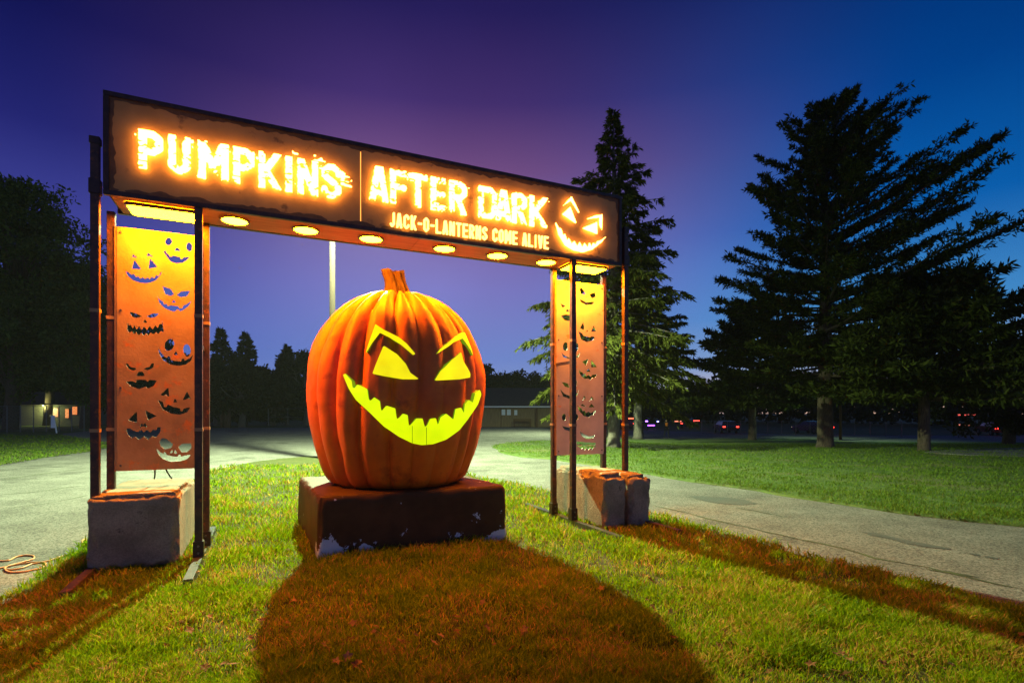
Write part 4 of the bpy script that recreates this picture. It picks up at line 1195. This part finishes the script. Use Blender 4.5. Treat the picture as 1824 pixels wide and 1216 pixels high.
for k in range(2):
    MB().box((sx(914), Y0 - .95, .58 + k * .16), (sx(946), Y0 - .92, .70 + k * .16)).build('back_slat', M['wood'], bn)
for u in (916, 944):
    MB().box((sx(u) - .04, Y0 - 1.4, -.04), (sx(u) + .04, Y0 - 1.32, .398)).build('leg', M['wood'], bn)
    MB().box((sx(u) - .04, Y0 - .918, -.04), (sx(u) + .04, Y0 - .84, .86)).build('leg', M['wood'], bn)

# ================================================================== HOUSE AT THE LEFT
hy = 66.0
hx = lambda u: (u - CU) / F * hy
hz = lambda v: CAM_H + (HV - v) / F * hy
hs_ = empty('house', (hx(90), hy, 0), 'pale low house with amber lit windows behind the left fence', 'house')
MB().box((hx(20), hy, -.1), (hx(160), hy + 7, hz(720))).build('wall', mat('faded cream siding', (.12, .11, .08), (.19, .17, .12), 2, .8, stretch=(.3, .3, 6)), hs_)
MB().add([(hx(14), hy - .6, hz(721)), (hx(166), hy - .6, hz(721)), (hx(166), hy + 3.5, hz(696)), (hx(14), hy + 3.5, hz(696)), (hx(166), hy + 7.6, hz(721)), (hx(14), hy + 7.6, hz(721))], [(0, 1, 2, 3), (3, 2, 4, 5), (0, 3, 5), (1, 4, 2), (0, 5, 4, 1)]).build('roof', M['shed_roof'], hs_)
M['e_win'] = emit('amber lit window', (1.0, .23, .02), .9)
for u0, u1, v0, v1 in ((86, 92, 726, 738), (96, 104, 727, 742), (117, 123, 728, 744), (129, 138, 724, 738), (150, 158, 726, 742)):
    w = MB().box((hx(u0) - .06, hy - .05, hz(v1) - .06), (hx(u1) + .06, hy - .02, hz(v0) + .06)).build('window_frame', M['wood'], hs_)
    MB().box((hx(u0), hy - .07, hz(v1)), (hx(u1), hy - .052, hz(v0))).build('pane', M['e_win'], hs_)
MB().box((hx(77), hy - .06, -.05), (hx(85), hy - .01, hz(726))).build('door', M['shed_roof'], hs_)

wl_ = (hx(84), hy - .5, hz(722))
MB().tube([(wl_[0], hy, wl_[2]), (wl_[0], hy - .45, wl_[2])], .04, 6).build('lamp_bracket', M['dark_steel'], hs_)
MB().lathe([(.0, -.12), (.10, -.10), (.13, 0), (.0, .02)], (wl_[0], hy - .5, wl_[2]), 12).build('wall_lamp', emit('lit wall lamp', (.9, 1.0, .5), .8), hs_)
wl = bpy.data.lights.new('house wall lamp', 'POINT'); wl.energy = 260; wl.color = (.85, 1.0, .35); wl.shadow_soft_size = .12
wlo = bpy.data.objects.new('wall lamp bulb', wl); C.objects.link(wlo); wlo.location = (wl_[0], hy - .8, wl_[2] - .2)

# ================================================================== FENCES, GATE, POSTS
def chain_fence(name, p0, p1, h, n, label, group='chain link fences'):
    p0, p1 = Vector(p0), Vector(p1)
    root = empty(name, p0, label, 'fence', group)
    for k in range(n + 1):
        p = p0.lerp(p1, k / n)
        MB().tube([p - Vector((0, 0, .05)), p + Vector((0, 0, h + .05))], .035, 6).build('post', M['bare_steel'], root)
    for zz in (h, .08):
        MB().tube([p0 + Vector((0, 0, zz)), p1 + Vector((0, 0, zz))], .022, 6).build('rail', M['bare_steel'], root)
    d = p1 - p0; ln = d.length; u = d / ln
    v, f = [], []
    step = .30
    t = -h
    while t < ln:
        for sg in (1, -1):
            a0, a1 = (t, t + h) if sg > 0 else (t + h, t)
            z0, z1 = 0.08, h
            ts = []
            A = (a0, z0); B = (a1, z1)
            # clip in x
            def clip(A, B):
                (xa, za), (xb, zb) = A, B
                def cutx(x, A, B): q = (x - A[0]) / (B[0] - A[0]); return (x, A[1] + (B[1] - A[1]) * q)
                if xa > xb: (xa, za), (xb, zb) = (xb, zb), (xa, za)
                if xb <= 0 or xa >= ln: return None
                P, Q = (xa, za), (xb, zb)
                P2 = cutx(0, P, Q) if xa < 0 else P
                Q2 = cutx(ln, P, Q) if xb > ln else Q
                return P2, Q2
            cc = clip(A, B)
            if cc:
                (xa, za), (xb, zb_) = cc
                n0 = len(v); w = .007
                for x_, z_ in ((xa, za), (xb, zb_)):
                    q = p0 + u * x_
                    v += [(q.x, q.y, q.z + z_ - w), (q.x, q.y, q.z + z_ + w)]
                f.append((n0, n0 + 1, n0 + 3, n0 + 2))
        t += step
    iv = Vector(root.location)
    o = link('wire_mesh', mesh('wire_mesh', [(a - iv.x, b - iv.y, c - iv.z) for a, b, c in v], f), M['bare_steel'], root)
    o['kind'] = 'stuff'
    return root
chain_fence('chain_link_fence', ground(-60, 770), ground(150, 768), 2.1, 9, 'grey chain link fence in front of the pale house')
chain_fence('chain_link_fence', ground(1250, 772), (38, 52, -.75), 1.4, 14, 'low chain link fence along the far side of the right lawn')
chain_fence('chain_link_fence', ground(302, 759.5), ground(398, 760.5), 1.9, 3, 'chain link fence running up to the wooden gate post')
gp = ground(401, 761)
o = empty('gate_post', gp, 'thick weathered wooden post at the end of the fence beside the gate', 'post')
for dx in (-.35, 0.05, .4):
    MB().tube([(gp[0] + dx, gp[1], -.05), (gp[0] + dx, gp[1], 2.1 + .1 * math.cos(dx * 9))], .19, 10).build('timber', M['wood'], o, True)
g0, g1 = Vector(ground(478, 760)), Vector(ground(590, 760))
gt = empty('gate', g0, 'wide tubular metal gate with mesh at the back of the drive', 'gate')
hgt = height(tuple(g0), 727)
up = Vector((0, 0, 1))
for p in (g0, g0.lerp(g1, .31), g0.lerp(g1, .62), g1):
    MB().tube([p + up * .12, p + up * hgt], .05 if p == g0 else .03, 8).build('upright', M['bare_steel'], gt)
for zz in (.12, hgt * .52, hgt):
    MB().tube([g0 + up * zz, g1 + up * zz], .03, 8).build('rail', M['bare_steel'], gt)
MB().tube([g0 + up * hgt, g0.lerp(g1, .62) + up * .14], .02, 6).build('brace', M['bare_steel'], gt)
# leaning white stake
st = Vector(ground(101, 771))
k = empty('stake', st, 'white leaning marker stake with a grey tag on the left lawn', 'stake')
tp = Vector(at_depth(95.5, 741, st.y))
MB().tube([st, tp], .05, 6).build('shaft', M['white'], k)
dd = (tp - st).normalized()
MB().box((tp.x - .14, tp.y - .09, tp.z - .9), (tp.x + .16, tp.y - .06, tp.z + .05)).build('tag', M['paper'], k)
# pale utility pole with its lamp near the big pine
up_ = Vector(ground(1497, 783))
k = empty('utility_pole', up_, 'slim pale utility pole just right of the largest pine trunk', 'utility pole')
MB().tube([up_, up_ + Vector((0, 0, 9.5))], [.12, .09], 10).build('shaft', M['wood'], k, True)
le = up_ + Vector((-1.2, -.6, 8.8))
MB().tube([up_ + Vector((0, 0, 8.8)), le + Vector((0, 0, .1))], .03, 6).build('arm', M['bare_steel'], k)
MB().lathe([(0, .16), (.12, .14), (.2, .02), (.2, 0)], tuple(le), 14).build('lamp_head', M['bare_steel'], k)
pl = bpy.data.lights.new('park lamp', 'SPOT')
pl.energy = 2600; pl.color = (.55, 1.0, .45); pl.spot_size = R(120); pl.spot_blend = .8; pl.shadow_soft_size = .15
po = bpy.data.objects.new('park lamp bulb', pl); C.objects.link(po); po.location = le - Vector((0, 0, .05))

# ================================================================== PEOPLE
def person(x, y, z, h, face, label, lean, phase):
    root = empty('person', (x, y, z), label, 'person', 'people walking in orange vests', rz=face)
    s = h / 1.72
    J = {'pel': (0, 0, .95), 'spine': (0, .01, 1.2), 'chest': (0, .02, 1.38), 'neck': (0, .02, 1.50), 'head': (0, .0, 1.62), 'crown': (0, 0.01, 1.70)}
    a = .22 * phase
    J.update({'hipL': (.09, 0, .92), 'kneeL': (.10, -a * .6 - .03, .50), 'ankL': (.10, a * -.9, .09), 'toeL': (.11, a * -.9 - .17, .03),
              'hipR': (-.09, 0, .92), 'kneeR': (-.10, a * .5 - .03, .50), 'ankR': (-.10, a * 1.1, .10), 'toeR': (-.11, a * 1.1 - .16, .04),
              'shL': (.19, .02, 1.42), 'elL': (.25, .08 * phase + .02, 1.15), 'wrL': (.25, -.02 + .0 * a, .93), 'haL': (.25, -.05, .84),
              'shR': (-.19, .02, 1.42), 'elR': (-.25, -.04 * phase, 1.15), 'wrR': (-.24, -.14, .95), 'haR': (-.24, -.18, .87)})
    rad = {'pel': .13, 'spine': .12, 'chest': .145, 'neck': .055, 'head': .095, 'crown': .07, 'hip': .095, 'knee': .06, 'ank': .042, 'toe': .035, 'sh': .06, 'el': .042, 'wr': .03, 'ha': .035}
    E = [('pel', 'spine'), ('spine', 'chest'), ('chest', 'neck'), ('neck', 'head'), ('head', 'crown')]
    for q in 'LR':
        E += [('pel', 'hip' + q), ('hip' + q, 'knee' + q), ('knee' + q, 'ank' + q), ('ank' + q, 'toe' + q), ('chest', 'sh' + q), ('sh' + q, 'el' + q), ('el' + q, 'wr' + q), ('wr' + q, 'ha' + q)]
    def skin(names, edges, grow, m, name, par, lv=1):
        idx = {n: i for i, n in enumerate(names)}
        me = bpy.data.meshes.new(name)
        me.from_pydata([tuple(np.array(J[n]) * s) for n in names], [(idx[p], idx[q]) for p, q in edges], [])
        o = bpy.data.objects.new(name, me); C.objects.link(o)
        md = o.modifiers.new('skin', 'SKIN')
        for n, sv_ in zip(names, me.skin_vertices[0].data):
            r = (rad[n] if n in rad else rad[n[:-1]]) * s * grow
            sv_.radius = (r, r); sv_.use_root = (n == names[0])
        o.modifiers.new('sub', 'SUBSURF').levels = lv; o.modifiers['sub'].render_levels = lv
        dg = bpy.context.evaluated_depsgraph_get(); dg.update()
        me2 = bpy.data.meshes.new_from_object(o.evaluated_get(dg))
        bpy.data.objects.remove(o)
        me2.name = name
        me2.materials.clear()
        return link(name, me2, m, par, True)
    names = list(J)
    body = skin(names, E, 1.0, M['clothes'], 'body', root, 2)
    # skin-coloured head and hands as material zones of the same continuous body
    body.data.materials.append(M['skin'])
    for p in body.data.polygons:
        c = p.center
        if c.z > 1.50 * s or (c.z < .92 * s and abs(c.x) > .19 * s): p.material_index = 1
    vn = ['chest', 'spine', 'pel', 'shL', 'shR']
    skin(vn, [('chest', 'spine'), ('spine', 'pel'), ('chest', 'shL'), ('chest', 'shR')], 1.18, M['vest'], 'vest', root, 1)
    MB().lathe([(0, .10 * s), (.06 * s, .085 * s), (.09 * s, .04 * s), (.10 * s, -.03 * s), (.085 * s, -.06 * s)], (0, .015 * s, 1.665 * s), 12)
    hb = MB().lathe([(.001, .075 * s), (.06 * s, .062 * s), (.094 * s, .02 * s), (.10 * s, -.03 * s)], (0, .012 * s, 1.66 * s), 12)
    link('hair', mesh('hair', hb.v, hb.f), M['hair'], root, True)
    # nose, so that the face reads
    nb2 = MB().add([(-.012 * s, -.088 * s, 1.61 * s), (.012 * s, -.088 * s, 1.61 * s), (0, -.115 * s, 1.605 * s), (0, -.086 * s, 1.645 * s)], [(0, 1, 2), (0, 2, 3), (1, 3, 2), (0, 3, 1)])
    link('nose', mesh('nose', nb2.v, nb2.f), M['skin'], root)
    return root
for (u, v, top, lab, ph, fc) in ((1187, 779.5, 746, 'person in an orange vest and dark trousers, right one of the two walkers', 1, .5), (1143, 779.5, 748, 'person in an orange vest beside the pale tree trunk, left one of the two walkers', -.7, -1.2)):
    g = ground(u, v)
    person(g[0], g[1], g[2], height(g, top), fc, lab, 0, ph)

# ================================================================== DISTANT CARS AND LIT STANDS
M['tail'] = emit('red tail lamp', (1.0, .04, .02), 6.0)
M['head'] = emit('pale head lamp', (1.0, .72, .45), 4.0)
def car(x, y, z, rz, m, label):
    root = empty('parked_car', (x, y, z), label, 'car', 'cars parked beyond the lawn', rz=rz)
    prof = [(-2.2, .35), (-2.25, .75), (-1.9, .92), (-1.45, 1.35), (.35, 1.42), (1.1, .98), (2.1, .82), (2.25, .55), (2.2, .35)]
    n = len(prof); wds = [.8] * n
    v = [(a, -.86 if b < 1.1 else -.68, b) for a, b in prof] + [(a, .86 if b < 1.1 else .68, b) for a, b in prof]
    f = [tuple(range(n)), tuple(range(2 * n - 1, n - 1, -1))] + [(i, i + n, (i + 1) % n + n, (i + 1) % n) for i in range(n)]
    link('body', mesh('body', v, f), m, root)
    for sd in (-1, 1):
        link('side_window', mesh('side_window', [(-1.5, sd * .80, 1.0), (.8, sd * .80, 1.0), (.3, sd * .70, 1.34), (-1.35, sd * .70, 1.30)], [(0, 1, 2, 3)]), M['glass'], root)
        for wx in (-1.4, 1.4):
            w = MB().tube([(wx, sd * .70, .33), (wx, sd * .90, .33)], .33, 14)
            o = link('wheel', mesh('wheel', w.v, w.f), M['tyre'], root)
            h_ = MB().tube([(wx, sd * .9, .33), (wx, sd * .915, .33)], .19, 10)
            link('rim', mesh('rim', h_.v, h_.f), M['bare_steel'], o)
        t = MB().box((-2.29, sd * .72 - .13, .70), (-2.2, sd * .72 + .13, .84))
        link('tail_light', mesh('tail_light', t.v, t.f), M['tail'], root)
        t = MB().box((2.18, sd * .66 - .13, .60), (2.28, sd * .66 + .13, .72))
        link('headlight', mesh('headlight', t.v, t.f), M['head'], root)
    return root
for u, y, rz, m, lab in ((1292, 62, 1.45, 'car_dark', 'dark car with red tail lamps seen left of the largest pine'), (1446, 60, 1.75, 'car_dark', 'dark car with red tail lamps close behind the largest pine trunk'), (1772, 56, 1.2, 'car_red', 'red car with its tail lamps lit at the far right'), (1105, 78, 2.0, 'car_red', 'red car parked left of the purple lights'), (1225, 80, 1.2, 'car_dark', 'dark car parked right of the walkers')):
    x = (u - CU) / F * y
    car(x, y, float(drop(x, y)) - .045, rz, M[m], lab)
def stand(u, y, col, st_, w, label, zc_):
    x = (u - CU) / F * y
    z0 = float(drop(x, y)) - .045
    w *= .6
    root = empty('lit_stand', (x, y, z0), label, 'lit stand', 'lit stands beyond the walkers')
    me = emit('lit screen', col, st_)
    MB().box((x - w / 2, y, z0 + zc_), (x + w / 2, y + .12, z0 + zc_ + .15)).build('light_bar', me, root)
    for sx_ in (-w / 2 + .05, w / 2 - .05):
        MB().tube([(x + sx_, y + .06, z0), (x + sx_, y + .06, z0 + zc_)], .04, 6).build('leg', M['dark_steel'], root)
stand(1160, 74, (.25, .06, 1.0), 8, 1.6, 'purple glowing light bar between the two walkers', .5)
stand(1152, 73, (.35, .12, 1.0), 9, .5, 'small violet glowing light just right of the left walker', 1.1)
stand(1172, 76, (.3, .25, 1.0), 7, .4, 'pale blue glowing light just left of the right walker', 1.0)
stand(1124, 80, (1.0, .10, .03), 5, 2.2, 'red and white glowing bar left of the walkers', 1.4)
stand(1212, 84, (1.0, .25, .12), 2, 3.0, 'long pinkish glowing bar right of the walkers', .9)
stand(1240, 84, (1.0, .06, .03), 4, 1.8, 'short red glowing bar farthest right of the walkers', 1.0)
stand(1723, 66, (1.0, .10, .04), 1.2, 3.6, 'long dim red glowing bar at the far right', 2.0)
stand(1720, 64, (1.0, .25, .12), 1.0, 2.6, 'dim pink glowing bar below the long red one at the far right', .8)

# ================================================================== SMALL THINGS
def cord(pts, rad, m, label, name='extension_cord', z=.0, parent=None):
    P = [Vector(p) for p in pts]
    S = []
    for i in range(len(P) - 1):
        p0, p1, p2, p3 = P[max(i - 1, 0)], P[i], P[i + 1], P[min(i + 2, len(P) - 1)]
        for k in range(8):
            t = k / 8
            S.append(.5 * (2 * p1 + (p2 - p0) * t + (2 * p0 - 5 * p1 + 4 * p2 - p3) * t * t + (3 * p1 - p0 - 3 * p2 + p3) * t ** 3))
    S.append(P[-1])
    mb = MB().tube(S, rad, 6)
    o = link(name, mesh(name, mb.v, mb.f), m, None, True)
    return tag(o, label, 'cord')
z6 = lambda a, b: ground(a / 4.343, 820 + b / 4.343, -.028)
pts = [(-60, 775), (60, 772), (120, 745), (190, 732), (255, 735), (262, 755), (230, 768), (150, 790), (60, 815), (35, 838), (80, 862), (180, 858), (235, 848), (320, 830), (352, 803), (340, 788), (260, 786), (140, 800), (0, 830), (-60, 845)]
cord([z6(a, b) for a, b in pts], .009, M['cord'], 'orange extension cord lying in loops on the asphalt at the left')
pts = [(35, 842), (110, 840), (180, 825), (240, 800), (300, 788), (380, 772), (460, 745), (540, 722), (620, 700), (655, 668), (640, 640), (636, 620), (655, 605)]
cord([z6(a, b) for a, b in pts], .009, M['cord'], 'pale orange cord trailing from the loops to the left concrete block')
zz = .775
p1_, p2_ = on_plane(277, 852, .8), on_plane(304, 850, .8)
c0 = L(on_plane(277, 850, .8)[0], .8, .78)
def cable(u0, v0, u1, v1, label):
    s0, z0_ = on_plane(u0, v0, TP + .06); s1, z1_ = on_plane(u1, v1, TP + .22)
    pts = [L(s0, TP + .06, z0_ + .06), L(s0, TP + .06, z0_), L((s0 + s1) / 2, TP + .15, (z0_ + z1_) / 2 - .01), L(s1, TP + .22, z1_)]
    cord(pts, .009, M['cable'], label, 'power_cable')
cable(276, 836, 275, 852, 'left one of two dark cables dropping behind the left cut-out panel')
cable(296, 836, 306, 852, 'right one of two dark cables dropping behind the left cut-out panel')
pts = [(367, 938), (375, 943), (385, 944), (398, 944), (408, 944)]
cord([ground(u, v, .02) for u, v in pts], .006, M['cable'], 'thin dark cable ending in the grass beside the left tower foot', 'power_cable')

# fallen leaves
def fallen():
    pts = []
    for _ in range(230):
        v = rng.uniform(945, 1214); u = rng.uniform(0, 1824)
        pts.append((u, v))
    pts += [(500, 1182), (455, 1098), (165, 1195), (98, 1200), (1036, 953), (703, 1177), (610, 1160), (340, 1135), (1498, 1085), (1535, 1104), (1375, 1015), (1453, 1043)]
    V, Fc = [], []
    for u, v in pts:
        x, y, _ = ground(u, v)
        if not (float(sd_poly(np.array([x]), np.array([y]), np.array(ISLAND))[0]) > .05): continue
        r = rng.uniform(.018, .045); a0 = rng.uniform(0, 6.28); n0 = len(V)
        tilt = rng.normal(size=2) * .35
        V.append((x, y, .05))
        for k in range(10):
            a = a0 + k * .628; rr = r * (1 if k % 2 == 0 else .5)
            dx, dy = rr * math.cos(a), rr * math.sin(a)
            V.append((x + dx, y + dy, .052 + dx * tilt[0] + dy * tilt[1] + rng.uniform(-.004, .006)))
        Fc += [(n0, n0 + 1 + k, n0 + 1 + (k + 1) % 10) for k in range(10)]
    tag(link('fallen_leaves', mesh('fallen_leaves', V, Fc), M['dead']), 'brown fallen leaves scattered over the near grass', None, None, 'stuff')
fallen()

# ================================================================== GRASS
def blades(name, poly, n, ylo, yhi, hgt, wid, m, xr, power=2.0, z0=0.0, edge=.0, label=''):
    P = np.array(poly)
    u = rng.random(n)
    k = power - 1                                     # density falls as 1/y**power
    y = (ylo ** -k + u * (yhi ** -k - ylo ** -k)) ** (-1 / k) if k > 0 else ylo * (yhi / ylo) ** u
    x = rng.uniform(-1, 1, n) * (y * xr + .6)
    keep = sd_poly(x, y, P) + edge > 0
    x, y = x[keep], y[keep]
    # thin where the plinth stands
    bm_ = Vector((0, 0, 0)); ps, pt = (x - O.x) * E1.x + (y - O.y) * E1.y, (x - O.x) * E2.x + (y - O.y) * E2.y
    clear = np.ones(len(x), bool)
    for s_, a_, b_ in BEAMS:
        clear &= ~((np.abs(ps - s_) < .075) & (pt > a_ - .10) & (pt < b_ + .04) & (rng.random(len(x)) < .93))
    x, y = x[clear], y[clear]
    n = len(x)
    tuft = vnoise(x * 2.2, y * 2.2, seed=41) * .6 + vnoise(x * 7, y * 7, seed=42) * .4
    keep = rng.random(n) < .10 + 1.5 * tuft ** 1.4
    x, y, tuft = x[keep], y[keep], tuft[keep]
    n = len(x)
    sc = np.clip(y / 3.6, .85, 8)
    h = hgt * rng.uniform(.5, 1.25, n) * (.40 + 1.2 * tuft) * np.minimum(sc, 2.2) ** .35
    w = wid * rng.uniform(.7, 1.3, n) * sc ** .9
    az = rng.uniform(0, 2 * np.pi, n); lean = rng.uniform(.1, 1.1, n) * h
    sa, ca = np.sin(az), np.cos(az)
    la = az + rng.normal(size=n) * .9
    zg = z0 + drop(x, y) + fbm(x * .8, y * .8, seed=3) * .02 - .004
    V = np.empty((n, 4, 3))
    base = np.c_[x, y, zg]
    side = np.c_[-sa, ca, np.zeros(n)] * (w / 2)[:, None]
    mid = base + np.c_[np.cos(la) * lean * .35, np.sin(la) * lean * .35, h * .6]
    tip = base + np.c_[np.cos(la) * lean, np.sin(la) * lean, h]
    V[:, 0] = base; V[:, 1] = mid - side; V[:, 2] = tip; V[:, 3] = mid + side
    o = link(name, quads_mesh(name, V.reshape(-1, 3), n), m)
    tag(o, label, None, None, 'stuff')
blades('grass', ISLAND, 470000, 2.7, 16, .072, .0066, M['grass'], 1.02, 2.0, edge=.05, label='short green lawn grass under and around the arch')
blades('grass', LAWN_R, 330000, 7.0, 40, .045, .0046, M['fargrass'], 1.05, 1.6, edge=.06, label='mown grass of the lawn across the drive on the right')
LAWN_L = g2([(-200, 868), (0, 826), (80, 813), (166, 802), (188, 796), (192, 789), (158, 780), (110, 774), (-60, 772)])
blades('grass', LAWN_L, 150000, 12.0, 45, .055, .0075, M['fargrass'], 1.15, 1.3, z0=-.045, edge=.06, label='mown grass of the lawn across the drive on the left')

# ================================================================== HAZE: thin volume added for a glow around the lamps
hz_ = MB().box((-160, -40, -3), (160, 165, 26))
hm = bpy.data.materials.new('haze'); hm.use_nodes = True
ht = hm.node_tree
ht.nodes.remove(ht.nodes['Principled BSDF'])
pvn = ht.nodes.new('ShaderNodeVolumePrincipled')
pvn.inputs['Color'].default_value = (.8, .8, .85, 1)
pvn.inputs['Density'].default_value = HAZE
ht.links.new(pvn.outputs[0], ht.nodes['Material Output'].inputs['Volume'])
tag(hz_.build('haze', hm), 'thin haze added for the glow around the lamps', None, None, 'stuff')
